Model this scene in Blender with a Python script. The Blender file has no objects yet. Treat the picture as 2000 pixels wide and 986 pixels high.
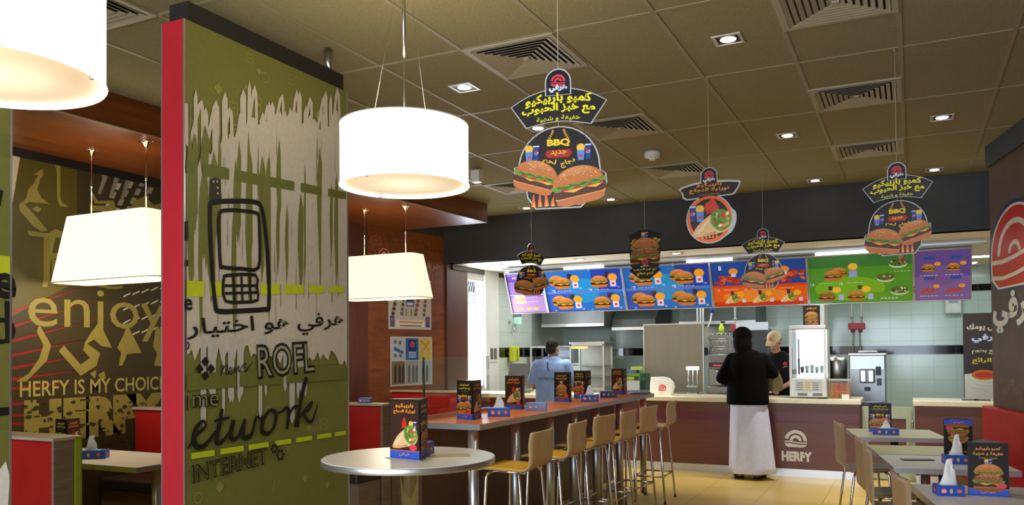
import bpy, bmesh, math, random
from mathutils import Vector, Matrix, Euler
R_ = math.radians
PI = math.pi
scene = bpy.context.scene
COL = scene.collection
random.seed(7)

# ------------------------------------------------------------------ camera
FPX, CYPX, YAW, PITCH, ROLL = 1586.5, 655.9, -0.4572, 0.0182, 0.0085     # for a 2000 x 986 frame
EYE = Vector((0, 0, 1.5))
_fwd = Vector((math.sin(YAW)*math.cos(PITCH), math.cos(YAW)*math.cos(PITCH), math.sin(PITCH)))
_r0 = Vector((math.cos(YAW), -math.sin(YAW), 0)); _d0 = -(_r0.cross(_fwd))
CR = math.cos(ROLL)*_r0 + math.sin(ROLL)*_d0
CD = -math.sin(ROLL)*_r0 + math.cos(ROLL)*_d0
cam_d = bpy.data.cameras.new('camera'); cam = bpy.data.objects.new('camera', cam_d); COL.objects.link(cam)
cam_d.sensor_width = 36; cam_d.lens = 36*FPX/2000; cam_d.shift_y = (CYPX-493)/2000
cam_d.clip_start = .05; cam_d.clip_end = 200
m = Matrix((CR, -CD, -_fwd)).transposed().to_4x4(); m.translation = EYE
cam.matrix_world = m
scene.camera = cam
def ray(x, y):
    return (CR*((x-1000)/FPX) + CD*((y-CYPX)/FPX) + _fwd)
def at(x, y, Y=None, X=None, Z=None):
    """survey of the photograph: the point of a sight line on a plane of the room"""
    d = ray(x, y)
    t = (Y-EYE.y)/d.y if Y is not None else (X-EYE.x)/d.x if X is not None else (Z-EYE.z)/d.z
    return EYE + d*t

# ------------------------------------------------------------------ exposure, world, big lights
scene.view_settings.view_transform = 'Standard'; scene.view_settings.look = 'None'
scene.view_settings.exposure = 0.05; scene.view_settings.gamma = 1; scene.view_settings.use_curve_mapping = False
try:
    scene.cycles.use_denoising = True
    scene.cycles.max_bounces = 8; scene.cycles.diffuse_bounces = 4; scene.cycles.glossy_bounces = 4
    scene.cycles.transparent_max_bounces = 12; scene.cycles.sample_clamp_indirect = 4.0
    scene.cycles.caustics_reflective = False; scene.cycles.caustics_refractive = False
except Exception: pass
w = bpy.data.worlds.new('world'); scene.world = w; w.use_nodes = True
w.node_tree.nodes['Background'].inputs[0].default_value = (.75, .85, 1, 1)
w.node_tree.nodes['Background'].inputs[1].default_value = 1.0
def area(name, loc, rot, sx, sy, power, col):
    l = bpy.data.lights.new(name, 'AREA'); l.shape = 'RECTANGLE'; l.size = sx; l.size_y = sy; l.energy = power; l.color = col
    o = bpy.data.objects.new(name, l); COL.objects.link(o); o.location = loc; o.rotation_euler = rot; return o
def spot(name, loc, power, col, ang=110, blend=.6, size=.05):
    l = bpy.data.lights.new(name, 'SPOT'); l.energy = power; l.color = col; l.spot_size = R_(ang); l.spot_blend = blend; l.shadow_soft_size = size
    o = bpy.data.objects.new(name, l); COL.objects.link(o); o.location = loc; return o
def point(name, loc, power, col, size=.08):
    l = bpy.data.lights.new(name, 'POINT'); l.energy = power; l.color = col; l.shadow_soft_size = size
    o = bpy.data.objects.new(name, l); COL.objects.link(o); o.location = loc; return o
DAY = (.72, .84, 1.0); WARM = (1.0, .86, .66); HALO = (1.0, .97, .92); FLUO = (.93, 1.0, .97)
CEIL = 3.336
P_DAY, P_DOWN, P_DRUM, P_BOOTH, P_KIT, P_WIN = 330, 44, 5, 25, 14, 80
area('daylight_storefront', (-1.9, -2.4, 1.5), Euler((R_(90), 0, 0)), 5.0, 2.4, P_DAY, DAY)
for i, (x, y) in enumerate(((-4.6, 11.3), (-2.4, 11.3), (-.2, 11.3), (-4.4, 12.5), (-2.0, 12.5), (.5, 12.5))):
    area('kitchen_tube_light', (x, y, 2.68), Euler((0, 0, 0)), 1.2, .25, P_KIT, FLUO)

area('daylight_side_window', (-5.95, 10.62, 1.8), Euler((0, R_(-90), 0)), 1.5, .4, P_WIN, DAY)

# ------------------------------------------------------------------ materials
def lin(c):
    return tuple(((v/255)/12.92 if v/255 <= .04045 else (((v/255)+.055)/1.055)**2.4) for v in c)
_M = {}
def mat(name, rgb, rough=.5, metal=0., noise=.06, scale=12., emit=0., ecol=None, spec=.5, stretch=None, bump=0., alpha=None, trans=0., col2=None):
    if name in _M: return _M[name]
    m = bpy.data.materials.new(name); m.use_nodes = True; nt = m.node_tree; b = nt.nodes['Principled BSDF']
    c = lin(rgb)
    b.inputs['Roughness'].default_value = rough; b.inputs['Metallic'].default_value = metal
    b.inputs['Specular IOR Level'].default_value = spec
    tc = nt.nodes.new('ShaderNodeTexCoord'); mp = nt.nodes.new('ShaderNodeMapping'); no = nt.nodes.new('ShaderNodeTexNoise')
    nt.links.new(tc.outputs['Object'], mp.inputs['Vector']); nt.links.new(mp.outputs['Vector'], no.inputs['Vector'])
    if stretch: mp.inputs['Scale'].default_value = stretch
    no.inputs['Scale'].default_value = scale; no.inputs['Detail'].default_value = 4
    rp = nt.nodes.new('ShaderNodeMix'); rp.data_type = 'RGBA'
    lo = tuple(max(0, v*(1-noise)) for v in c) if col2 is None else lin(col2)
    hi = tuple(min(1, v*(1+noise)) for v in c)
    rp.inputs['A'].default_value = (*lo, 1); rp.inputs['B'].default_value = (*hi, 1)
    cr = nt.nodes.new('ShaderNodeMapRange'); cr.inputs['From Min'].default_value = .3; cr.inputs['From Max'].default_value = .7
    nt.links.new(no.outputs['Fac'], cr.inputs['Value']); nt.links.new(cr.outputs['Result'], rp.inputs['Factor'])
    nt.links.new(rp.outputs['Result'], b.inputs['Base Color'])
    if emit:
        b.inputs['Emission Strength'].default_value = emit
        if ecol is None: nt.links.new(rp.outputs['Result'], b.inputs['Emission Color'])
        else: b.inputs['Emission Color'].default_value = (*ecol, 1)
    if bump:
        bp = nt.nodes.new('ShaderNodeBump'); bp.inputs['Strength'].default_value = bump; bp.inputs['Distance'].default_value = .01
        nt.links.new(no.outputs['Fac'], bp.inputs['Height']); nt.links.new(bp.outputs['Normal'], b.inputs['Normal'])
    if alpha is not None: b.inputs['Alpha'].default_value = alpha
    if trans: b.inputs['Transmission Weight'].default_value = trans
    _M[name] = m; return m
def grid_mat(name, rgb, mortar, bw, bh, msize, rough=.3, spec=.5, noise=.04, axes='XZ', offset=0., metal=0., bump=.0, shift=(0, 0)):
    """tiles with joints, in world metres"""
    if name in _M: return _M[name]
    m = bpy.data.materials.new(name); m.use_nodes = True; nt = m.node_tree; b = nt.nodes['Principled BSDF']
    ge = nt.nodes.new('ShaderNodeNewGeometry'); sp = nt.nodes.new('ShaderNodeSeparateXYZ'); cb = nt.nodes.new('ShaderNodeCombineXYZ')
    nt.links.new(ge.outputs['Position'], sp.inputs[0])
    nt.links.new(sp.outputs[axes[0]], cb.inputs[0]); nt.links.new(sp.outputs[axes[1]], cb.inputs[1])
    mp = nt.nodes.new('ShaderNodeMapping'); mp.inputs['Location'].default_value = (shift[0], shift[1], 0)
    nt.links.new(cb.outputs[0], mp.inputs['Vector'])
    br = nt.nodes.new('ShaderNodeTexBrick'); br.offset = offset; br.squash = 1
    br.inputs['Scale'].default_value = 1; br.inputs['Brick Width'].default_value = bw; br.inputs['Row Height'].default_value = bh
    br.inputs['Mortar Size'].default_value = msize; br.inputs['Mortar Smooth'].default_value = .1
    c = lin(rgb)
    br.inputs['Color1'].default_value = (*[v*(1-noise) for v in c], 1); br.inputs['Color2'].default_value = (*[min(1, v*(1+noise)) for v in c], 1)
    br.inputs['Mortar'].default_value = (*lin(mortar), 1)
    nt.links.new(mp.outputs[0], br.inputs['Vector']); nt.links.new(br.outputs['Color'], b.inputs['Base Color'])
    b.inputs['Roughness'].default_value = rough; b.inputs['Specular IOR Level'].default_value = spec; b.inputs['Metallic'].default_value = metal
    if bump:
        bp = nt.nodes.new('ShaderNodeBump'); bp.invert = True; bp.inputs['Strength'].default_value = bump; bp.inputs['Distance'].default_value = .004
        nt.links.new(br.outputs['Fac'], bp.inputs['Height']); nt.links.new(bp.outputs['Normal'], b.inputs['Normal'])
    _M[name] = m; return m
def ink(rgb, emit=0., rough=.45):
    """flat printing ink"""
    rgb = tuple(int(v) for v in rgb)
    return mat('ink_%d_%d_%d_%d_%d' % (*rgb, int(emit*100), int(rough*100)), rgb, rough, noise=.05, scale=40, emit=emit, spec=.3)
def glass_mat(name, tint=(235, 245, 240), clear=.88, rough=.02):
    if name in _M: return _M[name]
    m = bpy.data.materials.new(name); m.use_nodes = True; nt = m.node_tree
    for n in list(nt.nodes):
        if n.type != 'OUTPUT_MATERIAL': nt.nodes.remove(n)
    out = [n for n in nt.nodes if n.type == 'OUTPUT_MATERIAL'][0]
    t = nt.nodes.new('ShaderNodeBsdfTransparent'); t.inputs[0].default_value = (*lin(tint), 1)
    g = nt.nodes.new('ShaderNodeBsdfGlossy'); g.inputs['Roughness'].default_value = rough
    fr = nt.nodes.new('ShaderNodeLayerWeight'); fr.inputs[0].default_value = .12
    mp = nt.nodes.new('ShaderNodeMath'); mp.operation = 'MULTIPLY_ADD'; mp.inputs[1].default_value = .5; mp.inputs[2].default_value = (1-clear)*.5
    nt.links.new(fr.outputs['Fresnel'], mp.inputs[0])
    mx = nt.nodes.new('ShaderNodeMixShader'); nt.links.new(mp.outputs[0], mx.inputs[0]); nt.links.new(t.outputs[0], mx.inputs[1]); nt.links.new(g.outputs[0], mx.inputs[2])
    nt.links.new(mx.outputs[0], out.inputs[0]); _M[name] = m; return m

chrome = mat('chrome', (215, 212, 208), .12, 1., noise=.02)
steel = mat('brushed_steel', (190, 190, 186), .32, 1., noise=.08, scale=6, stretch=(1, 1, 14))
steel_dull = mat('dull_steel', (150, 145, 136), .5, .9, noise=.10, scale=4)
alu = mat('aluminium', (200, 202, 205), .3, .9, noise=.03)
wood_red = mat('red_brown_wood_veneer', (120, 62, 18), .38, noise=.28, scale=3.2, stretch=(6, .5, 6))
wood_dark = mat('dark_brown_laminate', (84, 46, 32), .4, noise=.15, scale=4, stretch=(5, 5, .6))
wood_counter = mat('brown_counter_laminate', (104, 56, 34), .42, noise=.12, scale=5, stretch=(.6, 3, 6))
maroon = mat('maroon_band_laminate', (98, 36, 44), .4, noise=.08)
wood_bar = mat('orange_brown_bar_laminate', (226, 122, 54), .4, noise=.2, scale=5, stretch=(6, .6, 1))
ply = mat('beech_plywood', (188, 156, 108), .4, noise=.10, scale=7, stretch=(1, 5, .8))
yellow_ply = mat('yellow_lacquered_plywood', (238, 188, 54), .3, noise=.05)
grey_top = mat('pale_grey_laminate', (236, 233, 226), .35, noise=.04, scale=50)
cream_top = mat('cream_stone_top', (236, 226, 190), .2, noise=.05, scale=60)
charcoal = mat('charcoal_paint', (52, 52, 52), .6, noise=.08)
black = mat('black_plastic', (22, 22, 22), .4, noise=.05)
red_fab = mat('red_leatherette', (170, 26, 20), .55, spec=.25, noise=.08, scale=8)
red_lam = mat('red_laminate', (186, 34, 48), .35, noise=.03)
lime = mat('lime_leatherette', (150, 165, 40), .5, noise=.06)
white_m = mat('white_paint', (235, 235, 230), .5, noise=.02)
white_pl = mat('white_plastic', (232, 232, 228), .35, noise=.02)
paper = mat('white_paper', (240, 238, 232), .7, noise=.03, scale=30)
blue_box = mat('blue_card', (28, 78, 178), .4, noise=.04)
greywood = mat('grey_wood_grain', (128, 108, 88), .5, noise=.2, scale=6, stretch=(1, 1, 8))
greywood_top = mat('pale_wood_grain', (176, 158, 134), .45, noise=.12, scale=6, stretch=(.6, 6, 1))
clear = glass_mat('clear_glass', (249, 252, 250), .96)

# ------------------------------------------------------------------ mesh builder
class MB:
    def __init__(s): s.bm = bmesh.new(); s.mats = []
    def mi(s, m):
        if m not in s.mats: s.mats.append(m)
        return s.mats.index(m)
    def _addbm(s, b2, m, smooth=False, M=None):
        i = s.mi(m); vm = {}
        for v in b2.verts: vm[v] = s.bm.verts.new(M @ v.co if M else v.co)
        for f in b2.faces:
            try:
                nf = s.bm.faces.new([vm[v] for v in f.verts]); nf.material_index = i; nf.smooth = smooth or f.smooth
            except ValueError: pass
        b2.free()
    def box(s, x0, x1, y0, y1, z0, z1, m, bev=0., rz=0., seg=2):
        b = bmesh.new(); bmesh.ops.create_cube(b, size=1)
        sx, sy, sz = abs(x1-x0), abs(y1-y0), abs(z1-z0)
        for v in b.verts: v.co = Vector((v.co.x*sx, v.co.y*sy, v.co.z*sz))
        if bev: bmesh.ops.bevel(b, geom=list(b.edges), offset=min(bev, .45*min(sx, sy, sz)), segments=seg, affect='EDGES', profile=.5)
        M = Matrix.Translation(((x0+x1)/2, (y0+y1)/2, (z0+z1)/2)) @ Matrix.Rotation(rz, 4, 'Z')
        s._addbm(b, m, False, M); return s
    def tube(s, pts, r, m, seg=10, close=False):
        pts = [Vector(p) for p in pts]; n = len(pts); rs = r if isinstance(r, (list, tuple)) else [r]*n
        i = s.mi(m); rings = []; up = None
        for k in range(n):
            a = pts[(k-1) % n] if (k or close) else pts[0]; b = pts[(k+1) % n] if (k < n-1 or close) else pts[-1]
            t = (b-a).normalized()
            if up is None:
                up = Vector((0, 0, 1)) if abs(t.z) < .9 else Vector((1, 0, 0))
            x = t.cross(up)
            if x.length < 1e-6: x = t.cross(Vector((1, 0, 0)))
            x.normalize(); y = x.cross(t); up = y.cross(x)*0 + up
            y.normalize(); up = y
            rings.append([s.bm.verts.new(pts[k] + (x*math.cos(2*PI*j/seg) + y*math.sin(2*PI*j/seg))*rs[k]) for j in range(seg)])
        m_ = n if close else n-1
        for k in range(m_):
            A, B = rings[k], rings[(k+1) % n]
            for j in range(seg):
                f = s.bm.faces.new((A[j], A[(j+1) % seg], B[(j+1) % seg], B[j])); f.material_index = i; f.smooth = True
        if not close:
            for ring in (list(reversed(rings[0])), rings[-1]):
                f = s.bm.faces.new(ring); f.material_index = i
        return s
    def lathe(s, prof, m, cx=0, cy=0, seg=32, sx=1., sy=1., cap0=True, cap1=True, smooth=True):
        i = s.mi(m); rings = []
        for r, z in prof:
            rings.append([s.bm.verts.new((cx+r*sx*math.cos(2*PI*j/seg), cy+r*sy*math.sin(2*PI*j/seg), z)) for j in range(seg)])
        for a, b in zip(rings, rings[1:]):
            for j in range(seg):
                f = s.bm.faces.new((a[j], a[(j+1) % seg], b[(j+1) % seg], b[j])); f.material_index = i; f.smooth = smooth
        if cap0: f = s.bm.faces.new(list(reversed(rings[0]))); f.material_index = i
        if cap1: f = s.bm.faces.new(rings[-1]); f.material_index = i
        return s
    def loft(s, rings, m, cap=True, smooth=True):
        i = s.mi(m); rr = [[s.bm.verts.new(p) for p in r] for r in rings]; n = len(rr[0])
        for a, b in zip(rr, rr[1:]):
            for j in range(n):
                f = s.bm.faces.new((a[j], a[(j+1) % n], b[(j+1) % n], b[j])); f.material_index = i; f.smooth = smooth
        if cap:
            for r in (list(reversed(rr[0])), rr[-1]):
                f = s.bm.faces.new(r); f.material_index = i
        return s
    def prism(s, out, d0, d1, m, plane='XY', msd=None):
        """outline of (a,b) pairs pushed from d0 to d1 along the third axis"""
        i = s.mi(m); j = s.mi(msd) if msd else i
        P = {'XY': lambda a, b, d: (a, b, d), 'XZ': lambda a, b, d: (a, d, b), 'YZ': lambda a, b, d: (d, a, b)}[plane]
        A = [s.bm.verts.new(P(a, b, d0)) for a, b in out]; B = [s.bm.verts.new(P(a, b, d1)) for a, b in out]
        fs = [s.bm.faces.new(list(reversed(A))), s.bm.faces.new(B)]
        for f in fs: f.material_index = i
        n = len(out)
        for k in range(n):
            f = s.bm.faces.new((A[k], A[(k+1) % n], B[(k+1) % n], B[k])); f.material_index = j
        return s
    def ball(s, c, r, m, sub=2, M=None):
        b = bmesh.new(); bmesh.ops.create_uvsphere(b, u_segments=8*sub, v_segments=5*sub, radius=1)
        rr = r if isinstance(r, (tuple, list)) else (r, r, r)
        T = Matrix.Translation(c) @ (M if M else Matrix.Identity(4)) @ Matrix.Diagonal((*rr, 1))
        s._addbm(b, m, True, T); return s
    def limb(s, a, b, ra, rb, m, seg=12):
        a, b = Vector(a), Vector(b)
        s.tube([a, a.lerp(b, .5), b], [ra, (ra+rb)/2, rb], m, seg); s.ball(a, ra, m); s.ball(b, rb, m); return s
    def build(s, name, parent=None, loc=None, rz=None, fix=True):
        me = bpy.data.meshes.new(name)
        if fix: bmesh.ops.recalc_face_normals(s.bm, faces=list(s.bm.faces))
        s.bm.to_mesh(me); s.bm.free()
        for m in s.mats: me.materials.append(m)
        o = bpy.data.objects.new(name, me); COL.objects.link(o)
        if parent: o.parent = parent
        if loc is not None: o.location = loc
        if rz is not None: o.rotation_euler = (0, 0, rz)
        return o
def tag(o, label=None, cat=None, group=None, kind=None):
    if label: o['label'] = label
    if cat: o['category'] = cat
    if group: o['group'] = group
    if kind: o['kind'] = kind
    return o
def thing(name, label, cat, loc=(0, 0, 0), rz=0, group=None):
    o = bpy.data.objects.new(name, None); COL.objects.link(o); o.empty_display_size = .1
    o.location = loc; o.rotation_euler = (0, 0, rz); return tag(o, label, cat, group)
def struct(o): o['kind'] = 'structure'; return o
def kids(o): return [c for c in COL.objects if c.parent == o]
def dup(root, loc, rz, label, group=None):
    r = root.copy(); COL.objects.link(r); r.location = loc; r.rotation_euler = (0, 0, rz); r['label'] = label
    if group: r['group'] = group
    for ch in kids(root):
        c = ch.copy(); COL.objects.link(c); c.parent = r
        for g in kids(ch):
            d = g.copy(); COL.objects.link(d); d.parent = c
    return r

# ------------------------------------------------------------------ flat printed artwork (local x right, z up, facing -y)
_AR = {'ا': (0xFE8D, 0xFE8E, 0, 0), 'ب': (0xFE8F, 0xFE90, 0xFE91, 0xFE92), 'ت': (0xFE95, 0xFE96, 0xFE97, 0xFE98), 'ة': (0xFE93, 0xFE94, 0, 0),
       'ج': (0xFE9D, 0xFE9E, 0xFE9F, 0xFEA0), 'ح': (0xFEA1, 0xFEA2, 0xFEA3, 0xFEA4), 'خ': (0xFEA5, 0xFEA6, 0xFEA7, 0xFEA8), 'د': (0xFEA9, 0xFEAA, 0, 0),
       'ر': (0xFEAD, 0xFEAE, 0, 0), 'ز': (0xFEAF, 0xFEB0, 0, 0), 'ش': (0xFEB5, 0xFEB6, 0xFEB7, 0xFEB8), 'ط': (0xFEC1, 0xFEC2, 0xFEC3, 0xFEC4), 'ع': (0xFEC9, 0xFECA, 0xFECB, 0xFECC),
       'ف': (0xFED1, 0xFED2, 0xFED3, 0xFED4), 'ك': (0xFED9, 0xFEDA, 0xFEDB, 0xFEDC), 'ل': (0xFEDD, 0xFEDE, 0xFEDF, 0xFEE0), 'م': (0xFEE1, 0xFEE2, 0xFEE3, 0xFEE4),
       'ن': (0xFEE5, 0xFEE6, 0xFEE7, 0xFEE8), 'ه': (0xFEE9, 0xFEEA, 0xFEEB, 0xFEEC), 'و': (0xFEED, 0xFEEE, 0, 0), 'ي': (0xFEF1, 0xFEF2, 0xFEF3, 0xFEF4),
       'ئ': (0xFE89, 0xFE8A, 0xFE8B, 0xFE8C), 'لا': (0xFEFB, 0xFEFC, 0, 0)}
def arabic(s):
    words_ = []
    for wd in s.split(' '):
        L = []; k = 0
        while k < len(wd):
            if wd[k:k+2] == 'لا': L.append('لا'); k += 2
            else: L.append(wd[k]); k += 1
        out = []
        for k, c in enumerate(L):
            f = _AR.get(c)
            if not f: out.append(c); continue
            prev = k > 0 and L[k-1] in _AR and _AR[L[k-1]][2]; nxt = f[2] and k < len(L)-1 and L[k+1] in _AR
            out.append(chr(f[3] if prev and nxt else f[1] if prev else f[2] if nxt else f[0]))
        words_.append(''.join(reversed(out)))
    return ' '.join(reversed(words_))
_T = {}
def text_geo(s, bold=0., res=3, shear=0.):
    key = (s, bold, res, shear)
    if key not in _T:
        t = arabic(s) if any('\u0600' <= c <= '\u06ff' for c in s) else s
        cu = bpy.data.curves.new('lettering', 'FONT'); cu.body = t; cu.offset = bold; cu.resolution_u = res; cu.shear = shear; cu.fill_mode = 'FRONT' if hasattr(cu, 'fill_mode') else cu.fill_mode
        o = bpy.data.objects.new('lettering', cu); COL.objects.link(o)
        me = bpy.data.meshes.new_from_object(o)
        vs = [(v.co.x, v.co.y) for v in me.vertices]; fs = [tuple(p.vertices) for p in me.polygons]
        bpy.data.objects.remove(o); bpy.data.curves.remove(cu); bpy.data.meshes.remove(me)
        x0 = min(v[0] for v in vs); x1 = max(v[0] for v in vs); y0 = min(v[1] for v in vs); y1 = max(v[1] for v in vs)
        _T[key] = (vs, fs, x0, x1, y0, y1)
    return _T[key]
def smooth_path(pts, n=6, closed=False):
    P = [tuple(p) for p in pts]; out = []; N = len(P)
    for i in range(N if closed else N-1):
        p0 = P[(i-1) % N] if (i or closed) else P[0]; p1 = P[i]; p2 = P[(i+1) % N]; p3 = P[(i+2) % N] if (i < N-2 or closed) else P[-1]
        for k in range(n):
            t = k/n
            out.append(tuple(.5*((2*b)+(-a+c)*t+(2*a-5*b+4*c-d)*t*t+(-a+3*b-3*c+d)*t**3) for a, b, c, d in zip(p0, p1, p2, p3)))
    if not closed: out.append(P[-1])
    return out
class Art(MB):
    def __init__(s, step=.0003, emit=0., rough=.45, base=0.):
        super().__init__(); s.z = base; s.step = .00006; s.last = None; s.emit = emit; s.rough = rough; s.o = (0, 0); s.sc = 1.; s.f = None; s.rot = 0.; s.flip = 1
    def place(s, o=(0, 0), sc=1., rot=0., flip=1): s.o = o; s.sc = sc; s.rot = rot; s.flip = flip; return s
    def v(s, p):
        a, b = p; a *= s.flip
        if s.rot: c, d = math.cos(s.rot), math.sin(s.rot); a, b = a*c-b*d, a*d+b*c
        a, b = s.o[0]+a*s.sc, s.o[1]+b*s.sc
        if s.f: a, b = s.f(a, b)
        return s.bm.verts.new((a, -s.z, b))
    def m(s, c): return s.mi(ink(c, s.emit, s.rough))
    def up(s, c):
        s.z += s.step if c != s.last else .00003; s.last = c
    def poly(s, pts, c):
        s.up(c); f = s.bm.faces.new([s.v(p) for p in pts]); f.material_index = s.m(c); return s
    def rect(s, x0, y0, x1, y1, c): return s.poly([(x0, y0), (x1, y0), (x1, y1), (x0, y1)], c)
    def rrect(s, x0, y0, x1, y1, r, c):
        pts = []
        for cx, cy, a in ((x1-r, y1-r, 0), (x0+r, y1-r, 90), (x0+r, y0+r, 180), (x1-r, y0+r, 270)):
            pts += [(cx+r*math.cos(R_(a+k*22.5)), cy+r*math.sin(R_(a+k*22.5))) for k in range(5)]
        return s.poly(pts, c)
    def ell(s, cx, cy, rx, ry, c, n=20, a0=0, a1=360, rot=0):
        k = n if a1-a0 >= 360 else n+1; cr, sr = math.cos(rot), math.sin(rot)
        pts = []
        for i in range(k):
            a = R_(a0+(a1-a0)*i/n); x, y = rx*math.cos(a), ry*math.sin(a); pts.append((cx+x*cr-y*sr, cy+x*sr+y*cr))
        return s.poly(pts, c)
    def stroke(s, pts, wd, c, sm=0, closed=False):
        if sm: pts = smooth_path(pts, sm, closed)
        n = len(pts); s.up(c); ws = wd if isinstance(wd, (list, tuple)) else None
        if ws and len(ws) != n: ws = [ws[int(q)]+(ws[min(len(ws)-1, int(q)+1)]-ws[int(q)])*(q-int(q)) for q in (i*(len(ws)-1)/(n-1) for i in range(n))]
        i = s.m(c); L, Rr = [], []
        for k in range(n):
            a = pts[k-1] if (k or closed) else pts[k]; b = pts[(k+1) % n] if (k < n-1 or closed) else pts[k]
            dx, dy = b[0]-a[0], b[1]-a[1]; q = math.hypot(dx, dy) or 1; h = (ws[k] if ws else wd)/2
            s.z += .000008; L.append(s.v((pts[k][0]-dy/q*h, pts[k][1]+dx/q*h))); Rr.append(s.v((pts[k][0]+dy/q*h, pts[k][1]-dx/q*h)))
        for k in range(n if closed else n-1):
            f = s.bm.faces.new((L[k], Rr[k], Rr[(k+1) % n], L[(k+1) % n])); f.material_index = i
        return s
    def text(s, t, x, y, c, w=None, h=None, align='c', bold=0., res=3, rot=0., vcenter=False, shear=0., arc=None):
        vs, fs, x0, x1, y0, y1 = text_geo(t, bold, res, shear)
        if w and h: sx, sy = w/(x1-x0), h/(y1-y0)
        elif w: sx = sy = w/(x1-x0)
        else: sx = sy = h/(y1-y0)
        ox = {'c': (x0+x1)/2, 'l': x0, 'r': x1}[align]; oy = (y0+y1)/2 if vcenter else y0
        s.up(c); i = s.m(c); cr, sr = math.cos(rot), math.sin(rot); V = []
        for a, b in vs:
            p, q = (a-ox)*sx, (b-oy)*sy
            if arc: q += arc*(1-(p/(w/2 if w else .5))**2)
            V.append(s.v((x+p*cr-q*sr, y+p*sr+q*cr)))
        for f in fs:
            try: nf = s.bm.faces.new([V[k] for k in f]); nf.material_index = i
            except ValueError: pass
        return s
    def plate(s, out, th, edge, face):
        """a thin board: outline with its own thickness, printed face on top"""
        i = s.m(edge); z0 = s.z
        A = [s.v(p) for p in out]; s.z -= th; B = [s.v(p) for p in out]; s.z = z0
        n = len(out)
        for k in range(n): f = s.bm.faces.new((A[k], A[(k+1) % n], B[(k+1) % n], B[k])); f.material_index = i
        f = s.bm.faces.new(A); f.material_index = i; f = s.bm.faces.new(B); f.material_index = s.m(face)
        return s
    def build(s, name, parent=None, loc=None, rz=None): return super().build(name, parent, loc, rz, fix=False)

# artwork pieces --------------------------------------------------------------
BUN, BUN2, BUN3 = (196, 112, 50), (222, 150, 84), (160, 84, 38)
def burger(a, cx, cy, w, rot=0., long=False, dark=False):
    o, sc, r0 = a.o, a.sc, a.rot
    k = w
    cr, sr = math.cos(rot), math.sin(rot)
    def T(p): return (cx+(p[0]*cr-p[1]*sr)*k, cy+(p[0]*sr+p[1]*cr)*k)
    def poly(pts, c): a.poly([T(p) for p in pts], c)
    hh = .30 if not long else .24
    b0 = (150, 84, 44) if dark else BUN
    poly([(-.46, -.18), (-.42, -.30), (-.30, -.345), (.30, -.345), (.42, -.30), (.46, -.18)], b0)
    poly([(-.46, -.17), (.46, -.17), (.46, -.21), (-.46, -.21)], BUN2)
    poly([(-.49, -.06), (.49, -.06), (.485, -.16), (.40, -.19), (-.40, -.19), (-.485, -.16)], (84, 38, 20))
    poly([(-.44, -.06), (.44, -.06), (.30, -.11), (.12, -.06), (-.1, -.12), (-.3, -.06)], (240, 180, 60))
    poly([(-.46, .03), (.46, .03), (.46, -.06), (-.46, -.06)], (186, 42, 28))
    n = 14; up = [(-.5+i/n, .05+.02*math.sin(i*2.3)) for i in range(n+1)]; dn = [(.5-i/n, -.035+.035*math.sin(i*1.9)) for i in range(n+1)]
    poly(up+dn, (110, 150, 40))
    poly([(-.4+.8*i/8, .02+.018*math.sin(i*2.9)) for i in range(9)]+[(.4-.8*i/8, -.01+.012*math.sin(i*4.1)) for i in range(9)], (62, 104, 24))
    dome = [(.47*math.cos(R_(t)), .045+hh*math.sin(R_(t))) for t in range(0, 181, 12)]
    poly(dome, b0)
    poly([(.36*math.cos(R_(t)), .12+.75*hh*math.sin(R_(t))) for t in range(20, 161, 14)], (206, 132, 72) if not dark else (176, 104, 60))
    rnd = random.Random(int(cx*1000)+int(cy*777)+3); a.up((240, 214, 160)); i = a.m((240, 214, 160))
    for _ in range(26):
        t = R_(rnd.uniform(15, 165)); q = math.sqrt(rnd.uniform(.1, .9)); x, y = .44*q*math.cos(t), .06+.9*hh*q*math.sin(t); e = .013
        f = a.bm.faces.new([a.v(T(p)) for p in ((x-e, y), (x, y-e*.7), (x+e, y), (x, y+e*.7))]); f.material_index = i
def wrap(a, cx, cy, w, rot=0.):
    cr, sr = math.cos(rot), math.sin(rot)
    def T(p): return (cx+(p[0]*cr-p[1]*sr)*w, cy+(p[0]*sr+p[1]*cr)*w)
    def poly(pts, c): a.poly([T(p) for p in pts], c)
    poly(smooth_path([(-.5, -.2), (-.28, .06), (.05, .24), (.3, .27), (.5, .12), (.5, -.1), (.35, -.24), (0, -.27), (-.35, -.27)], 4, True), (224, 182, 128))
    poly(smooth_path([(.02, .2), (.12, .3), (.3, .32), (.48, .2), (.52, .02), (.42, -.16), (.25, -.22), (.12, -.16), (.0, .02)], 4, True), (96, 146, 46))
    rnd = random.Random(5)
    for c, n in (((206, 50, 36), 6), ((214, 150, 96), 6), ((240, 214, 170), 3), ((70, 116, 30), 5)):
        for _ in range(n):
            x, y = rnd.uniform(.1, .44), rnd.uniform(-.14, .22)
            a.ell(*T((x, y)), .055*w, .038*w, c, 8, rot=rnd.uniform(0, 3))
    poly([(-.42, -.17), (.02, .17), (.0, .10), (-.34, -.2)], (240, 206, 158))
    poly([(-.3, -.25), (.1, -.2), (.08, -.25)], (182, 132, 82))
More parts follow.
